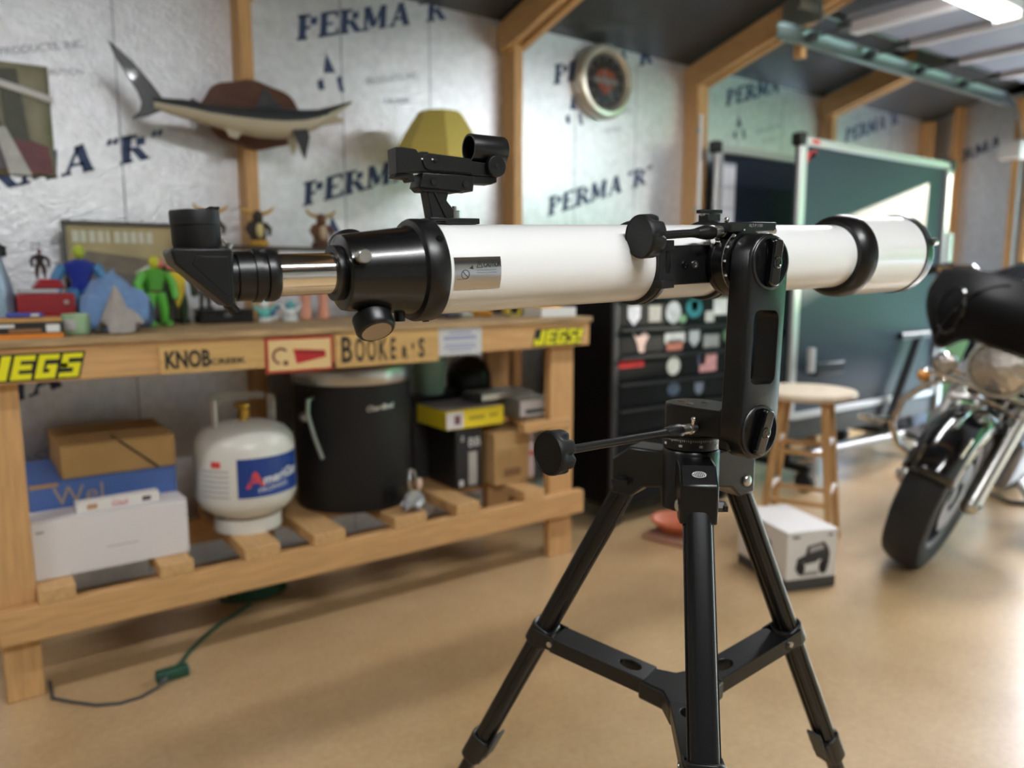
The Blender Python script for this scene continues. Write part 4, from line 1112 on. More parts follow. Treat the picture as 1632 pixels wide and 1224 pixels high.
# right end of the bench: tools peeking out under the tube
t = thing('pliers', 'dark steel pliers lying on the bench below the focuser', 'pliers', (1.52, 2.42, BT), .2)
for s in (-1, 1):
    MB().tube([(-.09, s * .026, .012), (-.04, s * .020, .012), (.0, s * .003, .012)], [.010, .010, .007], 10).build('handle', mat('plier_grip', (46, 48, 58), .5), t)
    MB().prism([(0, s * .001), (.065, s * .002), (.06, s * .010), (.0, s * .014)], .004, .018, None).build('jaw', STEEL, t, bevel=.001)
MB().cyl((0, 0, .002), (0, 0, .022), .010).build('pivot', STEEL, t)
t = thing('screwdriver', 'screwdriver with orange handle lying on the bench below the tube', 'screwdriver', (1.64, 2.43, BT + .014), -1.2)
MB().lathe([(.012, -.06), (.014, -.045), (.011, -.02), (.014, .01), (.008, .03), (.00001, .031)], Matrix.Rotation(PI / 2, 4, 'Y'), 14).build('handle', mat('tool_orange', (210, 150, 50), .4), t)
MB().cyl((.03, 0, 0), (.13, 0, 0), .0035, n=10).build('shaft', STEEL, t)
t = thing('tape_measure', 'yellow and black tape measure on the bench below the tube', 'tape measure', (1.755, 2.42, BT), .1)
MB().prism([(-.035, 0), (.035, 0), (.038, .03), (.025, .055), (-.02, .058), (-.038, .035)], -.018, .018, XZ).build('case', mat('tape_yellow', (206, 184, 48), .4), t, bevel=.006)
MB().lathe([(.022, .0185), (.022, .020), (.00001, .020)], Matrix.Translation((0, 0, .03)) @ XZ, 24).build('side_disc', BLACKP, t)
MB().box((-.04, 0, .005), (.02, .014, .004)).build('blade_end', STEEL, t)
t = thing('socket_case', 'black socket case lying on the bench right of the tape measure', 'case', (1.86, 2.55, BT))
MB().bx(-.09, .07, -.05, .05, 0, .035).build('base', BLACKP, t, bevel=.004)
MB().bx(-.09, .07, -.05, .05, .0355, .055).build('lid', BLACKP, t, bevel=.004)
MB().box((-.01, -.058, .03), (.06, .008, .012)).build('handle', BLACKP, t, bevel=.003)
t = thing('plastic_tray', 'white plastic tray on the right corner of the bench', 'tray', (1.90, 2.36, BT))
MB().bx(-.09, .08, -.06, .06, 0, .004).build('bottom', WHITE, t)
for (a, b, c, d) in ((-.09, .08, -.06, -.056), (-.09, .08, .056, .06), (-.09, -.086, -.056, .056), (.076, .08, -.056, .056)):
    MB().bx(a, b, c, d, .0042, .034).build('side', WHITE, t)
t = thing('work_gloves', 'folded orange-yellow glove in the white tray', 'glove', (1.885, 2.36, BT + .0045))
MB().lathe([(.045, 0), (.052, .01), (.05, .032), (.03, .043), (.00001, .044)], None, 20, sx=1.3, sy=.85).build('palm', mat('glove_yellow', (236, 170, 40), .8), t)
for k in range(4):
    MB().tube([(-.02 + .016 * k, -.03, .034), (-.02 + .016 * k, -.0, .046), (-.02 + .016 * k, .03, .036)], .0085, 8).build('finger', mat('glove_yellow', (236, 170, 40), .8), t)

# ------------------------------------------------------------------ under the bench
SH = .2995
def carton(name, label, x0, x1, y0, y1, z0, h, m, tape=None, cat='box', rz=0):
    t = thing(name, label, cat, ((x0 + x1) / 2, (y0 + y1) / 2, z0), rz)
    w, d = (x1 - x0) / 2, (y1 - y0) / 2
    MB().bx(-w, w, -d, d, 0, h - .004).build('body', m, t, bevel=.003)
    MB().bx(-w, -.0008, -d, d, h - .0035, h).build('flap', m, t, bevel=.001)
    MB().bx(.0008, w, -d, d, h - .0035, h).build('flap', m, t, bevel=.001)
    if tape: MB().bx(-w - .0004, w + .0004, -.02, .02, h + .0002, h + .0006).build('tape', tape, t)
    return t
CARD = mat('cardboard', (176, 138, 86), .8, noise=.08, scale=12)
KRAFT = mat('kraft_cardboard', (186, 150, 100), .8, noise=.08, scale=12)
WCARD = mat('white_carton', (222, 216, 216), .55)
t = carton('carton', 'long white carton on the slats at the left end', .122, .508, 2.305, 2.415, SH, .160, WCARD)
MB().bx(-.185, -.165, -.0558, -.0552, .128, .134).bx(-.02, .06, -.0558, -.0552, .06, .062).build('fine_print', mat('print_grey', (150, 146, 146), .6), t)
t = carton('carton', 'flat blue carton with tan lettering behind the white carton', .132, .510, 2.425, 2.74, SH, .235, mat('carton_blue', (78, 108, 172), .55))
MB().text('Wel', .075, facing(-.135, -.158, .165), ext=.0003).build('lettering', mat('print_tan', (170, 150, 130), .6), t, smooth=0)
MB().bx(-.189, -.12, -.1592, -.1578, .22, .231).build('tan_corner', mat('print_tan2', (180, 140, 100), .6), t)
t = carton('carton', 'brown cardboard box on top of the blue carton', .212, .512, 2.43, 2.75, SH + .2355, .096, CARD)
MB().tube([(-.01, -.1, .0975), (.0, -.1625, .094), (.10, -.1625, .002)], .003, 6).build('strap', BLACKP, t)
t = thing('slim_packet', 'slim white packet with red lettering lying on the long white carton', 'packet', (.335, 2.345, SH + .1605), .05)
MB().bx(-.105, .105, -.018, .018, 0, .030).build('body', mat('packet_white', (224, 218, 212), .5), t, bevel=.002)
MB().text('Glad', .022, facing(-.020, -.0187, .007), ext=.0002).build('lettering', mat('print_red', (190, 40, 60), .5), t, smooth=0)
MB().bx(-.080, -.055, -.0190, -.0183, .008, .022).build('tan_mark', mat('print_tan2', (180, 140, 100), .6), t)
MB().bx(.060, .082, -.0190, -.0183, .008, .020).build('dark_mark', mat('print_dark', (70, 66, 66), .6), t)

t = thing('propane_tank', 'white propane tank with blue label standing on the bench slats', 'propane tank', (.725, 2.455, SH))
TW = mat('tank_white', (222, 220, 212), .35, coat=.2)
MB().lathe([(.00001, .030), (.06, .034), (.11, .055), (.140, .080), (.155, .112), (.155, .266), (.149, .294), (.127, .320), (.085, .338), (.03, .346), (.00001, .346)], None, 56, close=False).build('body', TW, t)
MB().lathe([(.100, 0), (.104, .0), (.104, .045), (.100, .045)], None, 40, close=False).build('foot_ring', TW, t)
for a0, a1 in ((R(160), R(200)), (R(-20), R(20))):
    mb = MB()
    mb.lathe([(.094, .310), (.098, .310), (.098, .420), (.094, .420), (.094, .310)], None, 12, close=False, a0=a0, a1=a1)
    mb.build('collar_guard', TW, t, solid=.002)
MB().lathe([(.094, .400), (.100, .400), (.100, .424), (.094, .424), (.094, .400)], None, 24, close=False, a0=R(30), a1=R(150)).build('collar_bridge', TW, t)
MB().cyl((0, 0, .34), (0, 0, .385), .016).cyl((0, 0, .372), (0, -.03, .372), .011).build('valve', BRASS, t)
MB().lathe([(.020, .386), (.026, .390), (.026, .400), (.020, .404), (.00001, .404)], None, 20).build('hand_wheel', BRASS, t)
MB().lathe([(.1556, .130), (.1556, .252)], None, 24, close=False, a0=R(-116), a1=R(-28)).build('label_panel', mat('tank_blue', (24, 62, 140), .4, noise=.2, scale=4), t)
def curved_text(s, size, z, a0, r, m, nm, sx=1.0, off=0.0):
    mb = MB().text(s, size, Matrix(), ext=0, off=off, sx=sx)
    for i, p in enumerate(mb.v):
        a = a0 + p[0] / r
        mb.v[i] = (r * math.cos(a), r * math.sin(a), z + p[1] + (p[0] * .10))
    mb.build(nm, m, t, smooth=0)
curved_text('A', .064, .162, R(-106), .1562, mat('print_red2', (214, 70, 66), .5), 'label_letter', 1.2, .002)
curved_text('meriGas', .042, .168, R(-88), .1562, WHITE, 'label_lettering', 1.0, .001)
curved_text('PROPANE', .020, .143, R(-94), .1562, WHITE, 'label_small_print', 1.2)
MB().lathe([(.1556, .225), (.1556, .245)], None, 6, close=False, a0=R(-146), a1=R(-134)).build('red_mark', mat('print_red2', (214, 70, 66), .5), t)
mb = MB()
for k in range(6):
    mb.lathe([(.1556, .132 + .016 * k), (.1556, .136 + .016 * k)], None, 10, close=False, a0=R(-160), a1=R(-125))
mb.build('fine_print', INKL, t)

t = thing('barrel_smoker', 'tall matt black barrel cooker with steel rim under the bench', 'smoker', (1.135, 2.53, SH))
MB().lathe([(.175, 0), (.198, .004), (.203, .02), (.205, .435), (.208, .439)], None, 64).build('barrel', mat('smoker_black', (24, 24, 26), .5, spec=.35), t)
MB().lathe([(.2085, .440), (.2105, .443), (.2105, .496), (.2085, .499), (.200, .499)], None, 64, close=False).build('steel_rim', STEEL, t)
MB().lathe([(.199, .498), (.17, .504), (.00001, .510)], None, 48).build('lid', BLACKM, t)
mb = MB().text('Char-Broil', .024, Matrix(), ext=0, shear=.15, off=.0008)
for i, p in enumerate(mb.v):
    a = R(-102) + p[0] / .206
    mb.v[i] = (.2062 * math.cos(a), .2062 * math.sin(a), .352 + p[1] + p[0] * .06)
mb.build('badge', STEEL, t, smooth=0)
for s, a in ((1, R(-152)),):
    p = lambda r, z, da=0: (r * math.cos(a + da), r * math.sin(a + da), z)
    MB().tube([p(.206, .40), p(.235, .395), p(.240, .35), p(.238, .27, .1), p(.232, .20, .2)], .007, 10).build('wire_handle', STEEL, t)
    MB().ball(p(.225, .335, -.12), .018).cyl(p(.205, .335, -.12), p(.225, .335, -.12), .006).build('side_knob', STEEL, t)
MB().lathe([(.2065, .02), (.2095, .022), (.2095, .075), (.2065, .077)], None, 16, close=False, a0=R(-85), a1=R(-45)).build('ash_door', BLACKP, t)

# stack right of the smoker
t = carton('carton', 'narrow black carton with white label strip standing on end', 1.485, 1.600, 2.40, 2.60, SH, .237, mat('carton_black', (30, 30, 32), .5))
MB().bx(-.002, .036, -.1012, -.1004, .010, .140).build('label_strip', mat('label_grey', (176, 172, 166), .6), t)
MB().text('BB', .050, facing(-.004, -.1006, .160, 0), ext=.0002).text('g', .03, facing(-.035, -.1006, .19), ext=.0002).build('lettering', INKW, t, smooth=0)
MB().bx(-.044, -.026, -.1012, -.1004, .012, .035).build('square_mark', INKW, t)
t = carton('carton', 'flat yellow box on top of the black carton', 1.432, 1.690, 2.38, 2.60, SH + .2375, .072, mat('carton_yellow', (236, 212, 40), .5))
MB().bx(-.128, .128, -.109, .109, .0722, .0735).build('grey_top', mat('carton_greytop', (110, 104, 106), .5), t)
MB().bx(-.128, -.055, -.1112, -.1104, .004, .066).build('white_panel', WCARD, t)
MB().bx(-.095, -.068, -.1119, -.1113, .018, .052).build('photo_panel', mat('photo_mauve', (130, 92, 100), .5, noise=.4, scale=60), t)
MB().bx(-.03, .04, -.1112, -.1104, .030, .044).bx(.06, .1, -.1112, -.1104, .034, .046).build('print', mat('print_olive', (176, 156, 40), .5), t)
t = carton('carton', 'tall brown cardboard box with pink-white label under the small shelf', 1.632, 1.822, 2.36, 2.60, SH, .205, KRAFT)
MB().bx(.070, .094, -.1212, -.1204, .015, .195).build('label', mat('label_pinkwhite', (224, 206, 208), .6), t)
MB().bx(.072, .092, -.1219, -.1213, .100, .116).build('red_mark', mat('print_red2', (214, 70, 66), .5), t)
MB().bx(-.05, .03, -.1212, -.1204, .03, .06).build('stamp', mat('print_brown', (140, 104, 70), .7), t)
t = carton('carton', 'grey and white box on the small shelf at the right bench leg', 1.752, 1.905, 2.36, 2.60, .5525, .072, mat('carton_grey', (132, 130, 122), .6))
MB().bx(-.074, .074, -.1212, -.1204, .003, .066).build('white_end', WCARD, t)
MB().bx(-.05, .05, -.1219, -.1213, .015, .030).build('print', mat('print_dark', (70, 66, 66), .6), t)
t = thing('steel_tray', 'grey sheet-metal pan lying across the boxes', 'pan', (1.735, 2.485, .6265), .05)
MB().bx(-.12, .12, -.06, .06, 0, .006).build('pan_bottom', STEEL, t)
for (a, b, c, d) in ((-.12, .12, -.064, -.060), (-.12, .12, .060, .064), (-.124, -.12, -.064, .064), (.12, .124, -.064, .064)):
    MB().bx(a, b, c, d, 0, .022).build('pan_side', STEEL, t)
t = thing('storage_crate', 'dark crate at the back under the bench holding up the pan', 'crate', (1.63, 2.68, SH))
MB().bx(-.20, .14, -.055, .012, 0, .33).build('body', mat('crate_dark', (40, 38, 38), .6), t, bevel=.006)
MB().bx(-.205, .165, -.060, .017, .318, .331).build('rim', mat('crate_dark', (40, 38, 38), .6), t, bevel=.003)
t = thing('helmet', 'black round helmet on the dark crate under the bench', 'helmet', (1.715, 2.665, .6315))
MB().lathe([(.088, 0), (.092, .02), (.090, .07), (.072, .115), (.040, .138), (.00001, .145)], None, 36).build('shell', BLACKM, t)
MB().lathe([(.094, .005), (.104, .0), (.104, .006), (.094, .014)], None, 36, close=False).build('brim', BLACKP, t)
t = thing('plastic_tub', 'mint green plastic tub on the dark crate behind the paper notice', 'tub', (1.525, 2.655, .6315))
MB().lathe([(.045, 0), (.056, .005), (.066, .13), (.070, .135), (.066, .137), (.0, .137)], None, 28, close=False).build('tub', mat('mint_plastic', (150, 190, 176), .5), t)
MB().lathe([(.071, .1375), (.071, .148), (.00001, .149)], None, 28).build('lid', mat('mint_plastic', (150, 190, 176), .5), t)
t = thing('foil_bag', 'crumpled silver bag hanging over the slat beside the smoker', 'bag', (1.235, 2.275, SH + .014), .6)
MB().grid(lambda u, v: (-.045 + .09 * u + .01 * math.sin(9 * v), -.03 + .06 * v + .008 * math.sin(8 * u), .004 + .05 * math.sin(PI * u) * math.sin(PI * v) + .012 * math.sin(13 * u + 7 * v)), 14, 12).build('bag', mat('bag_silver', (170, 170, 172), .3, metal=.8), t, solid=.002)
MB().tube([(-.02, 0, .05), (-.035, 0, .10), (-.01, .01, .13), (.02, .01, .12), (.022, 0, .08)], .006, 8).build('strap', STEEL, t)
MB().ball((.02, -.012, .075), .016, s=(1, .6, 1.4)).build('tag', mat('tag_peach', (206, 176, 156), .6), t)

# ------------------------------------------------------------------ on the floor
CORDG = mat('cord_green', (26, 72, 54), .5)
t = thing('extension_cord', 'green extension cord with a three-way block on the floor under the bench', 'cord', (.412, 2.16, 0), 0)
MB().tube([(.0, .02, .012), (.035, .06, .008), (.07, .12, .006), (.13, .19, .006), (.20, .26, .006), (.27, .31, .006), (.32, .345, .006)], .006, 8).build('cord', CORDG, t)
mb = MB().box((0, 0, .016), (.085, .034, .030)); mb.build('outlet_block', CORDG, t, bevel=.006)
coil = []
for k in range(90):
    a = 2 * PI * k / 22
    coil.append((.36 + (.10 + .012 * math.sin(k * .7)) * math.cos(a), .43 + .075 * math.sin(a), .007 + .00045 * k))
MB().tube(coil, .006, 7).build('coiled_length', CORDG, t)
t = thing('power_cord', 'thin grey cord running from the green block past the bench leg', 'cord', (.37, 2.13, 0))
MB().tube([(.02, .005, .018), (-.005, -.012, .008), (-.05, -.03, .0045), (-.10, -.03, .0045), (-.15, -.005, .0045), (-.20, .05, .0045), (-.238, .10, .0045), (-.235, .20, .0045)], .0042, 8).build('cord', mat('cord_grey', (72, 70, 72), .5), t)
MB().cyl((.02, .005, .018), (.005, -.006, .013), .009, .006, n=12).build('plug', mat('cord_grey', (72, 70, 72), .5), t)

# tool chest
t = thing('tool_chest', 'tall black roller tool chest covered with stickers right of the bench', 'tool chest', (2.66, 2.585, 0))
CHB = mat('chest_black', (12, 12, 15), .5, spec=.15)
CW, CDp, CH = .42, .225, 1.22
MB().bx(-CW, CW, -CDp + .012, CDp, .10, CH).build('cabinet', CHB, t, bevel=.006)
MB().bx(-CW - .006, CW + .006, -CDp - .004, CDp + .004, CH + .001, CH + .022).build('top_board', CHB, t, bevel=.005)
MB().bx(-CW - .004, -CW + .028, -CDp - .006, -CDp + .011, .10, CH).build('corner_post', mat('chest_post', (62, 62, 66), .4, metal=.4), t, bevel=.004)
for (x, y) in ((-CW + .06, -CDp + .05), (CW - .06, -CDp + .05), (-CW + .06, CDp - .05), (CW - .06, CDp - .05)):
    MB().cyl((x - .018, y, .05), (x + .018, y, .05), .0495, n=20).bx(x - .03, x + .03, y - .03, y + .03, .09, .0995).build('caster', RUBBER, t)
zs = [.115, .285, .415, .535, .65, .765, .885, 1.025, 1.205]
for k in range(len(zs) - 1):
    dr = MB().bx(-CW + .032, CW - .008, -CDp - .004, -CDp + .0115, zs[k] + .004, zs[k + 1] - .004).build('drawer', CHB, t, bevel=.003)
    MB().bx(-CW + .036, CW - .012, -CDp - .016, -CDp - .0045, zs[k + 1] - .022, zs[k + 1] - .010).build('drawer_pull', mat('pull_dark', (30, 31, 35), .4, metal=.3), dr, bevel=.003)
stk = [(2.355, .927, .075, .085, (196, 200, 210), 'shield'), (2.481, .937, .075, .07, (150, 150, 146), 'sq'), (2.600, .933, .095, .10, (206, 210, 212), 'round'), (2.736, .960, .11, .09, (40, 120, 130), 'round'),
       (2.740, .962, .05, .05, (196, 60, 50), 'shield'), (2.921, .960, .10, .08, (206, 208, 206), 'sq'), (2.660, .905, .05, .04, (120, 160, 120), 'round'), (2.845, .905, .06, .05, (196, 196, 190), 'sq'),
       (2.400, .804, .10, .10, (206, 178, 170), 'bone'), (2.614, .826, .13, .045, (210, 212, 210), 'sq'), (2.614, .785, .10, .045, (196, 122, 104), 'sq'), (2.743, .815, .07, .08, (178, 182, 186), 'shield'),
       (2.862, .800, .11, .06, (140, 140, 138), 'sq'), (2.345, .725, .15, .030, (190, 24, 30), 'bar'), (2.610, .714, .085, .095, (214, 216, 206), 'round'), (2.845, .720, .12, .09, (206, 150, 150), 'sq'),
       (2.800, .724, .05, .05, (90, 96, 130), 'sq'), (2.615, .594, .08, .06, (70, 84, 106), 'round'), (2.786, .579, .06, .06, (110, 118, 136), 'shield'), (2.97, .82, .05, .06, (80, 110, 70), 'round')]
SY = -CDp - .0052
for (x, z, w, h, c, kind) in stk:
    lx = x - 2.66
    zk = [k for k in range(len(zs) - 1) if zs[k] <= z < zs[k + 1]][0]
    z = min(max(z, zs[zk] + h / 2 + .004), zs[zk + 1] - .024 - h / 2) if h < zs[zk + 1] - zs[zk] - .03 else (zs[zk] + zs[zk + 1] - .018) / 2
    h = min(h, zs[zk + 1] - zs[zk] - .032)
    if kind == 'round': P = [(w / 2 * math.cos(2 * PI * k / 16), h / 2 * math.sin(2 * PI * k / 16)) for k in range(16)]
    elif kind == 'shield': P = [(-w / 2, h / 2), (-w / 2, -h * .1), (0, -h / 2), (w / 2, -h * .1), (w / 2, h / 2)]
    elif kind == 'bone': P = [(-w / 2, h / 2), (-w * .2, h * .25), (w * .2, h * .5), (w / 2, h * .3), (w * .25, -h * .05), (w * .2, -h / 2), (-w * .1, -h / 2), (-w * .25, 0)]
    else: P = [(-w / 2, -h / 2), (w / 2, -h / 2), (w / 2, h / 2), (-w / 2, h / 2)]
    MB().prism(P, 0, .0006, facing(lx, SY + .0006, z)).build('sticker', mat('chest_sticker_%d_%d_%d' % c, c, .45, noise=.25, scale=45), t, smooth=0)
o = MB().lathe([(.06, 0), (.075, .004), (.105, .040), (.118, .046), (.118, .056), (.108, .058), (.096, .044), (.068, .014), (.00001, .012)], None, 40, close=False).build('plant_saucer', mat('terracotta', (176, 92, 56), .6), None)
o.location = (2.42, 2.13, .0265); tag(o, 'terracotta plant saucer on the floor in front of the tool chest', 'saucer')
o = MB().bx(-.11, .11, -.10, .10, 0, .026).build('paving_tile', mat('tile_pink', (176, 132, 112), .8, noise=.2), None, bevel=.004)
place(o, (2.42, 2.13, 0), .2); tag(o, 'pinkish paving tile lying under the terracotta saucer', 'tile')

# white box with a printed truck picture
t = thing('carton', 'white carton with black truck picture on the floor by the stool', 'box', (2.287, 1.517, 0), R(-20))
MB().bx(0, .205, 0, .30, 0, .040).build('grey_base', mat('box_darkgrey', (66, 64, 64), .6), t, bevel=.002)
MB().bx(0.0005, .2045, .0005, .2995, .0405, .208).build('body', mat('box_white', (226, 224, 222), .5), t, bevel=.002)
MB().bx(-.002, .207, -.002, .302, .2085, .216).build('lid', mat('box_white', (226, 224, 222), .5), t, bevel=.003)
BK = mat('print_charcoal', (58, 56, 58), .6, noise=.3, scale=40)
TR = facing(0, -.0006, 0)
tr = MB().prism([(.035, .075), (.042, .118), (.060, .124), (.075, .130), (.082, .160), (.150, .172), (.168, .150), (.176, .128), (.172, .085), (.155, .082), (.150, .105), (.130, .108), (.122, .100), (.075, .094), (.068, .102), (.052, .100), (.046, .075)], 0, .0004, TR).build('truck_print', BK, t)
MB().prism([(.090, .135), (.094, .156), (.142, .164), (.152, .146)], .0006, .001, TR).build('truck_window', mat('print_lightgrey', (170, 168, 168), .6), t)
for cx_, r_ in ((.058, .024), (.150, .026)):
    MB().prism([(cx_ + r_ * .7 * math.cos(a), .080 + r_ * math.sin(a)) for a in [2 * PI * k / 18 for k in range(18)]], .0006, .001, TR).build('wheel_print', BLK, t)
MB().bx(.02, .05, -.0012, -.0006, .192, .199).bx(.165, .185, -.0012, -.0006, .192, .199).build('corner_print', BK, t)
MB().bx(.06, .13, -.0012, -.0006, .052, .066).build('caption_print', mat('print_lightgrey2', (150, 148, 148), .6), t)
SM = Matrix.Translation((-.0004, 0, 0)) @ Matrix.Rotation(-PI / 2, 4, 'Z') @ XZ
MB().prism([(-.19, .09), (-.13, .09), (-.12, .15), (-.16, .175), (-.20, .15)], 0, .0004, SM).build('side_print', mat('print_rose', (190, 130, 124), .6, noise=.3, scale=30), t)
MB().prism([(-.115, .085), (-.095, .09), (-.095, .15), (-.112, .16)], 0, .0004, SM).build('side_print_dark', BK, t)

# bar stool
t = thing('stool', 'round-seated wooden stool with pale worn seat between the chest and motorcycle', 'stool', (2.79, 1.80, 0), R(25))
SW = mat('stool_wood', (196, 152, 98), .5, noise=.15, scale=10)
MB().lathe([(.00001, .612), (.170, .612), (.190, .620), (.193, .632), (.188, .643), (.170, .645), (.00001, .640)], None, 48, close=False).build('seat', mat('stool_seat', (214, 198, 176), .45, noise=.12, scale=14), t)
def lp(k, z):
    a = PI / 4 + k * PI / 2
    r = .115 + (.612 - z) / .612 * .075
    return Vector((r * math.cos(a), r * math.sin(a), z))
for k in range(4):
    MB().cyl(lp(k, .612), lp(k, 0), .0165, .0135, n=14).build('leg', SW, t)
for k in range(4):
    for z, m in ((.20 if k % 2 else .235, SW), (.40 if k % 2 else .43, SW)):
        a, b = lp(k, z), lp((k + 1) % 4, z)
        MB().cyl(a, b, .010, n=10).build('rung', mat('stool_rung_pale', (222, 212, 196), .5) if k % 2 == 0 else m, t)

# folded table-tennis table
t = thing('ping_pong_table', 'folded blue table-tennis table with silver edges on a wheeled black frame', 'ping pong table', (4.1, 2.5, 0))
ALU = mat('alu_edge', (206, 206, 204), .35, metal=.6)
def half(y, x0, x1, z0, z1, col, nm, lab):
    p = MB().bx(x0, x1, y - .008, y + .008, z0, z1).build('table_half', mat(nm, col, .42, spec=.35), t, bevel=.002, label=lab)
    for (a, b, c, d) in ((x0 - .004, x0 + .045, z0, z1), (x1 - .045, x1 + .004, z0, z1), (x0 + .046, x1 - .046, z1 - .035, z1 + .004), (x0 + .046, x1 - .046, z0 - .004, z0 + .03)):
        MB().bx(a, b, y - .030, y - .0085, c, d).build('edge_rail', ALU, p, bevel=.003)
    for xx in (x0, x1):
        MB().box((xx, y - .012, z1 - .01), (.05, .06, .06)).build('corner_guard', BLACKP, p, bevel=.008)
    return p
front = half(2.29 - 2.5, 3.36 - 4.1, 4.87 - 4.1, .38, 1.76, (36, 46, 57), 'table_slate', 'slate blue table half facing the room')
back = half(2.72 - 2.5, 3.27 - 4.1, 4.80 - 4.1, .38, 1.77, (28, 32, 50), 'table_navy', 'dark navy table half nearer the wall')
MB().prism([(0, 0), (.10, 0), (.07, .012), (.025, -.05), (0, -.05)], 0, .001, facing(3.42 - 4.1, -.219, 1.70)).build('red_logo', mat('logo_red', (190, 40, 44), .4), front, smooth=0)
MB().box((3.47 - 4.1, -.2405, 1.745), (.06, .001, .02)).build('rail_mark', MATS['logo_red'], front)
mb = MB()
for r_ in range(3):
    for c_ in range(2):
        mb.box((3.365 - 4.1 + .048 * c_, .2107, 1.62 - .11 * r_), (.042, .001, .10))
sh_ = MB().box((3.39 - 4.1, .2112, 1.51), (.11, .001, .36)).build('painted_window_reflection', mat('reflection_pale', (176, 180, 190), .5), back)  # window reflection on the navy half, painted as pale panes
mb.build('reflection_panes', mat('reflection_white', (226, 228, 232), .5), back)
for xx in (-.62, .66):
    MB().bx(xx - .02, xx + .02, -.30, .33, .10, .14).build('base_bar', BLACKP, t, bevel=.004)
    for yy in (-.27, .30):
        MB().cyl((xx - .016, yy, .05), (xx + .016, yy, .05), .0495, n=20).build('caster', RUBBER, t)
        MB().bx(xx - .022, xx + .022, yy - .02, yy + .02, .085, .10).build('caster_fork', BLACKP, t)
    MB().cyl((xx, -.17, .14), (xx, -.02, .80), .017).build('brace', BLACKP, t)
    MB().cyl((xx, .18, .14), (xx, .02, .80), .017).build('brace', BLACKP, t)
MB().bx(-.66, .68, -.02, .02, .78, .82).build('cross_bar', BLACKP, t)
MB().bx(-.64, .66, -.17, -.13, .13, .17).build('cross_bar', BLACKP, t)
MB().cyl((-.64, -.29, .20), (.50, -.29, .19), .018).build('foot_rail', mat('rail_grey', (150, 152, 156), .4, metal=.5), t)
MB().bx(-.74, .77, -.235, -.195, .27, .372).build('bottom_beam', BLACKP, t, bevel=.004)
MB().tube([(.46, -.27, .76), (.30, -.27, .50), (.14, -.27, .22)], .024, 10).build('leg_frame', BLACKP, t)
MB().cyl((.24, -.27, .76), (.64, -.27, .76), .020).build('leg_bar', BLACKP, t)
MB().bx(.76, .80, -.26, -.22, .14, 1.35).build('upright', ALU, t, bevel=.003)
MB().bx(-.60, -.34, -.29, -.25, .60, .66).build('net_clamp', BLACKP, t, bevel=.006)
MB().cyl((-.62, -.27, .62), (-.62, -.27, .74), .02).build('clamp_post', ALU, t)

# stuff by the end wall
t = thing('green_patch_panel', 'pale green panel put in for a green patch on the end wall behind the motorcycle', 'panel', (5.70, 2.55, 0), 0)
MB().box((.02, 0, .40), (.02, .34, .80), ry=R(7)).build('board', mat('pale_green_patch', (150, 206, 150), .5), t, bevel=.003)  # panel put in for a pale green patch low on the wall
MB().box((-.005, .175, .40), (.03, .02, .80), ry=R(7)).build('edge', ALU, t)
t = thing('tall_bin', 'grey plastic bin standing in the corner by the folded table', 'bin', (5.35, 2.66, 0))
MB().lathe([(.12, 0), (.125, .01), (.155, .70), (.165, .71), (.165, .74), (.15, .745), (.00001, .70)], None, 32, sy=.9, close=False).build('bucket', mat('bin_grey', (96, 100, 112), .5), t)
MB().lathe([(.168, .746), (.168, .765), (.10, .80), (.00001, .805)], None, 32, sy=.9).build('lid', mat('bin_blue', (120, 140, 176), .5), t)

# ------------------------------------------------------------------ motorcycle leaning on its side stand, facing the bench
m = thing('motorcycle', 'black touring motorcycle with chrome headlamp leaning on its stand at the right', 'motorcycle', (2.94, 1.425, 0), R(10), rx=R(17))
def mp(mb, name, mt, parent=None, **k): return mb.build(name, mt, parent or m, **k)
AX = Matrix.Rotation(-PI / 2, 4, 'X')
def wheel(x, r, w, nm):
    M = Matrix.Translation((x, 0, r)) @ AX
    prof = [(r - .10, -w * .38), (r - .055, -w * .48), (r - .02, -w * .42), (r - .004, -w * .22), (r, 0), (r - .004, w * .22), (r - .02, w * .42), (r - .055, w * .48), (r - .10, w * .38)]
    wh_ = mp(MB().lathe(prof, M, 64, close=False), nm, RUBBER)
    mp(MB().lathe([(r - .098, -w * .38), (r - .118, -w * .34), (r - .124, 0), (r - .118, w * .34), (r - .098, w * .38)], M, 56, close=False), 'rim', mat('rim_grey', (64, 64, 67), .35, metal=.8), wh_)
    mp(MB().cyl((x, -.055, r), (x, .055, r), .035), 'hub', STEEL, wh_)
    for s in (-1, 1):
        mp(MB().lathe([(.06, s * .058), (.14, s * .058), (.14, s * .062), (.06, s * .062), (.06, s * .058)], M, 36, close=False), 'brake_disc', mat('disc_steel', (92, 90, 88), .4, metal=.9), wh_)
    for k in range(9):
        a = 2 * PI * k / 9
        mp(MB().tube([(x + .03 * math.cos(a), 0, r + .03 * math.sin(a)), (x + (r - .12) * math.cos(a + .12), 0, r + (r - .12) * math.sin(a + .12))], [.013, .010], 8), 'spoke', mat('rim_grey', (64, 64, 67), .35, metal=.8), wh_)
    return wh_
wheel(0, .315, .155, 'front_wheel')
wheel(1.62, .315, .15, 'rear_wheel')
def fender(x, r, w, a0, a1, nm, drop=.055):
    def fn(u, v):
        a = a0 + (a1 - a0) * u
        b = -1 + 2 * v
        rr = r + .025 - drop * abs(b) ** 3
        return (x + rr * math.cos(a), b * w / 2, .315 + rr * math.sin(a))
    return mp(MB().grid(fn, 28, 12), nm, BLACKG, solid=.004)
ff = fender(0, .315, .180, R(8), R(158), 'front_fender')
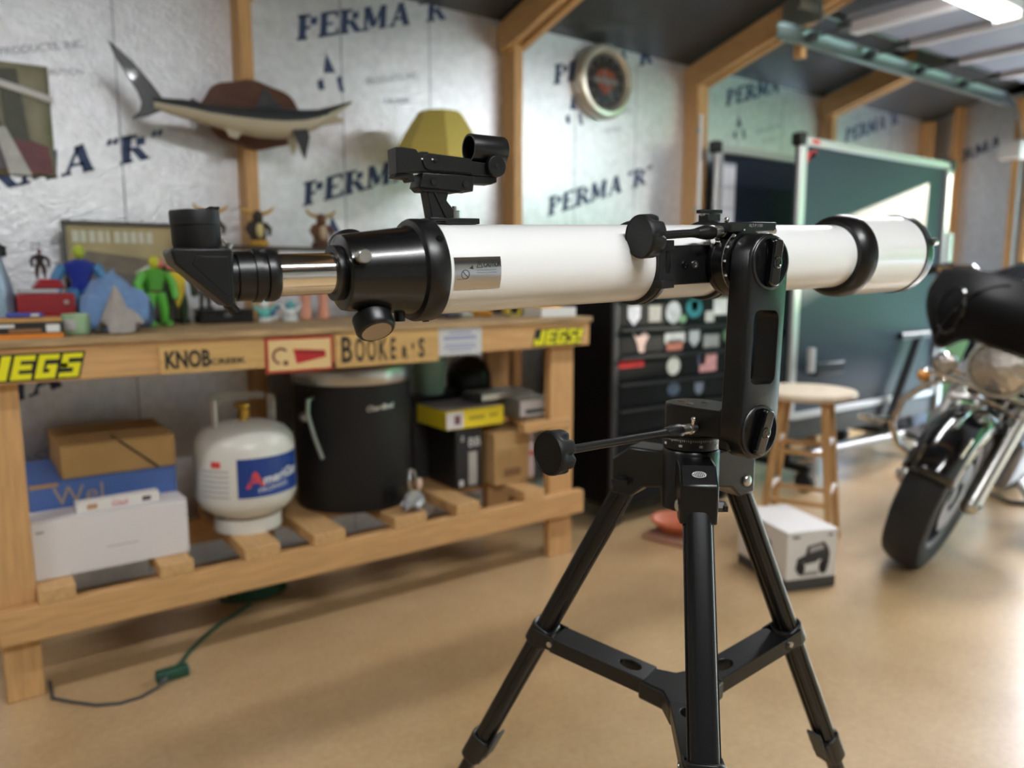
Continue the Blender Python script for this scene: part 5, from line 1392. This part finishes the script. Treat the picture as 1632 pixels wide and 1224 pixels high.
for s, y_ in ((148, .045), (130, -.062)):
    a = R(s)
    p = [((.315 + .030) * math.cos(a + d) , y_ , .315 + (.315 + .030 - .055 * abs(y_ / .0825) ** 3) * math.sin(a + d)) for d in (-.13, 0, .13)]
    mp(MB().tube(p, .007, 8), 'fender_trim', CHROME, ff)
mp(MB().tube([((.315 + .032) * math.cos(R(k)), 0, .315 + (.315 + .032) * math.sin(R(k))) for k in range(60, 130, 8)], .009, 8), 'fender_badge', CHROME, ff)
fender(1.62, .315, .19, R(-5), R(170), 'rear_fender')
for s in (-1, 1):
    y_ = s * .115
    fk = mp(MB().cyl((-.01, y_, .315), (.20, y_, .66), .033, .031, n=20).ball((-.01, y_, .315), .036, None, 14), 'fork_slider', STEEL)
    mp(MB().cyl((.20, y_, .66), (.36, y_, .925), .026, n=18), 'fork_tube', CHROME, fk)
    mp(MB().cyl((-.012, y_ - s * .02, .315), (-.012, y_ + s * .04, .315), .018, n=14), 'axle_nut', CHROME, fk)
    mp(MB().cyl((.12, y_ - s*.03, .56), (.15, y_ - s*.03, .60), .03), 'caliper', BLACKM, fk)
mp(MB().box((.235, 0, .735), (.09, .30, .035), ry=R(-30)).box((.33, 0, .885), (.09, .30, .035), ry=R(-30)), 'fork_clamp', CHROME)
# headlamp nacelle with passing lamps
hl = mp(MB().lathe([(.02, .14), (.07, .12), (.098, .07), (.105, .0), (.112, -.012), (.108, -.022), (.098, -.022)], Matrix.Translation((.12, 0, .80)) @ Matrix.Rotation(PI / 2, 4, 'Y'), 40, close=False), 'headlamp', CHROME)
mp(MB().lathe([(.099, -.016), (.07, -.034), (.00001, -.042)], Matrix.Translation((.12, 0, .80)) @ Matrix.Rotation(PI / 2, 4, 'Y'), 36, close=False), 'headlamp_lens', mat('lamp_lens', (196, 190, 182), .15, metal=.95, bump=.9, bscale=45), hl)
for s in (-1, 1):
    pl = mp(MB().lathe([(.01, .07), (.03, .05), (.042, .015), (.045, -.008), (.040, -.012)], Matrix.Translation((.14, s * .18, .745)) @ Matrix.Rotation(PI / 2, 4, 'Y'), 28, close=False), 'passing_lamp', CHROME)
    mp(MB().lathe([(.041, -.008), (.02, -.018), (.00001, -.022)], Matrix.Translation((.14, s * .18, .745)) @ Matrix.Rotation(PI / 2, 4, 'Y'), 24, close=False), 'lamp_lens', MATS['lamp_lens'], pl)
    ts = mp(MB().ball((.10, s * .22, .685), .030, None, 14), 'turn_signal', CHROME)
    mp(MB().ball((.078, s * .22, .685), .023, None, 12), 'amber_lens', mat('amber_lens', (196, 130, 60), .2), ts)
mp(MB().cyl((.16, -.22, .70), (.16, .22, .70), .014), 'lamp_bar', CHROME)
mp(MB().tube([(.13, y_, .64 + .02 * math.cos(y_ * 12)) for y_ in [-.12 + .03 * k for k in range(9)]], .016, 10), 'fork_trim', CHROME)
# batwing fairing
def fair(u, v):
    y_ = -1 + 2 * u
    top = 1.115 - .05 * abs(y_) ** 3
    bot = .875 - .085 * math.exp(-((abs(y_) - .80) / .22) ** 2)
    z = bot + (top - bot) * v
    wd = .36 * (1 - .16 * (1 - v) ** 2)
    x = .06 + .20 * abs(y_) ** 2.2 + .10 * (v - .45) ** 2 - .035 * math.sin(PI * v) + .12 * max(0, v - .7)
    return (x, y_ * wd, z)
fg = mp(MB().grid(fair, 36, 18), 'fairing', mat('fairing_black', (9, 9, 10), .55, spec=.14), solid=.012, label='black batwing fairing')
mp(MB().grid(lambda u, v: (.20 + .10 * v + .20 * abs(-1 + 2 * u) ** 2.2 * (1 - v * .2), (-1 + 2 * u) * (.22 - .05 * v), 1.095 + .085 * v * (1 - .5 * abs(-1 + 2 * u) ** 3)), 24, 5), 'windscreen', mat('dark_screen', (22, 24, 28), .12, trans=.3), fg, solid=.004)
for nm_, pts_ in (('fairing_lip', [fair(k / 30, 0) for k in range(31)]), ('fairing_edge', [fair(0, k / 12) for k in range(13)]), ('fairing_edge', [fair(1, k / 12) for k in range(13)])):
    mp(MB().tube(pts_, .010, 8), nm_, BLACKG, fg)
for s in (-1, 1):
    ctr = [fair(.5 + s * (.33 + .07 * math.cos(a)), .46 + .30 * math.sin(a)) for a in [2 * PI * k / 20 for k in range(20)]]
    mp(MB().tube([(p[0] - .008, p[1], p[2]) for p in ctr], .007, 6, closed=True), 'fairing_vent_trim', BLACKG, fg)
    cr = [fair(.5 + s * (.10 + .30 * k / 10), .90 - .78 * (k / 10) ** 1.5) for k in range(11)]
    mp(MB().tube([(p[0] - .008, p[1], p[2]) for p in cr], .006, 6), 'fairing_crease', BLACKG, fg)
mp(MB().tube([(.40, -.40, 1.06), (.38, -.28, 1.10), (.36, -.12, 1.02), (.36, 0, .97), (.36, .12, 1.02), (.38, .28, 1.10), (.40, .40, 1.06)], .013, 10), 'handlebar', CHROME)
for s in (-1, 1):
    mp(MB().tube([(.40, s * .36, 1.08), (.46, s * .43, 1.05), (.52, s * .47, 1.03)], .018, 10), 'grip', RUBBER)
# engine guard hoop
for s in (-1, 1):
    mp(MB().tube([(.42, s * .08, .66), (.40, s * .16, .665), (.38, s * .25, .62), (.38, s * .33, .50), (.40, s * .34, .38), (.42, s * .29, .30), (.46, s * .18, .24), (.50, s * .06, .22)], .017, 12), 'engine_guard', CHROME)
    mp(MB().tube([(.38, s * .34, .40), (.32, s * .40, .385), (.30, s * .45, .38)], .013, 10), 'highway_peg', CHROME)
# frame, engine, tank, seat, side cases, exhaust
mp(MB().tube([(.36, 0, .92), (.44, 0, .60), (.50, 0, .24), (1.0, 0, .22), (1.35, 0, .40), (1.62, 0, .315)], .026, 10), 'frame', BLACKM)
mp(MB().tube([(.36, 0, .92), (.8, 0, .80), (1.2, 0, .66)], .026, 10), 'backbone', BLACKM)
en = mp(MB().bx(.60, 1.10, -.13, .13, .23, .46), 'engine_case', mat('engine_grey', (110, 110, 112), .35, metal=.8), bevel=.03)
for sgn, x_ in ((-1, .76), (1, .92)):
    mb = MB()
    for k in range(8):
        mb.cyl((x_ + sgn * (.02 + .018 * k), 0, .45 + .026 * k), (x_ + sgn * (.02 + .018 * k) + sgn * .006, 0, .462 + .026 * k), .078, n=24)
    mb.cyl((x_, 0, .44), (x_ + sgn * .17, 0, .66), .058)
    mp(mb, 'cylinder', BLACKM, en)
mp(MB().lathe([(.085, .13), (.09, .15), (.06, .17), (.00001, .172)], Matrix.Translation((.84, 0, .56)) @ Matrix.Rotation(PI / 2, 4, 'X'), 28), 'air_cleaner', CHROME, en)
mp(MB().ball((.72, 0, .86), .20, None, 28, (1.55, .78, .62)), 'fuel_tank', BLACKG)
mp(MB().ball((1.18, 0, .75), .20, None, 24, (1.35, .80, .38)).ball((1.55, 0, .80), .17, None, 24, (1.1, .85, .40)), 'seat', mat('seat_leather', (24, 24, 25), .55))
for s in (-1, 1):
    mp(MB().bx(1.42, 1.98, s * .30 - .105, s * .30 + .105, .40, .72), 'saddlebag', BLACKG, bevel=.05, segs=4)
    mp(MB().tube([(.80, s * .12, .46), (.70, s * .20, .34), (.90, s * .24, .26), (1.3, s * .25, .27), (2.05, s * .25, .29)], [.022, .022, .03, .042, .042], 14), 'exhaust', CHROME)
    mp(MB().bx(.70, .98, s * .30 - .05, s * .30 + .05, .27, .29), 'footboard', RUBBER, bevel=.006)
mp(MB().tube([(.95, -.10, .22), (.93, -.26, .10), (.91, -.345, .096)], .012, 10), 'side_stand', STEEL)
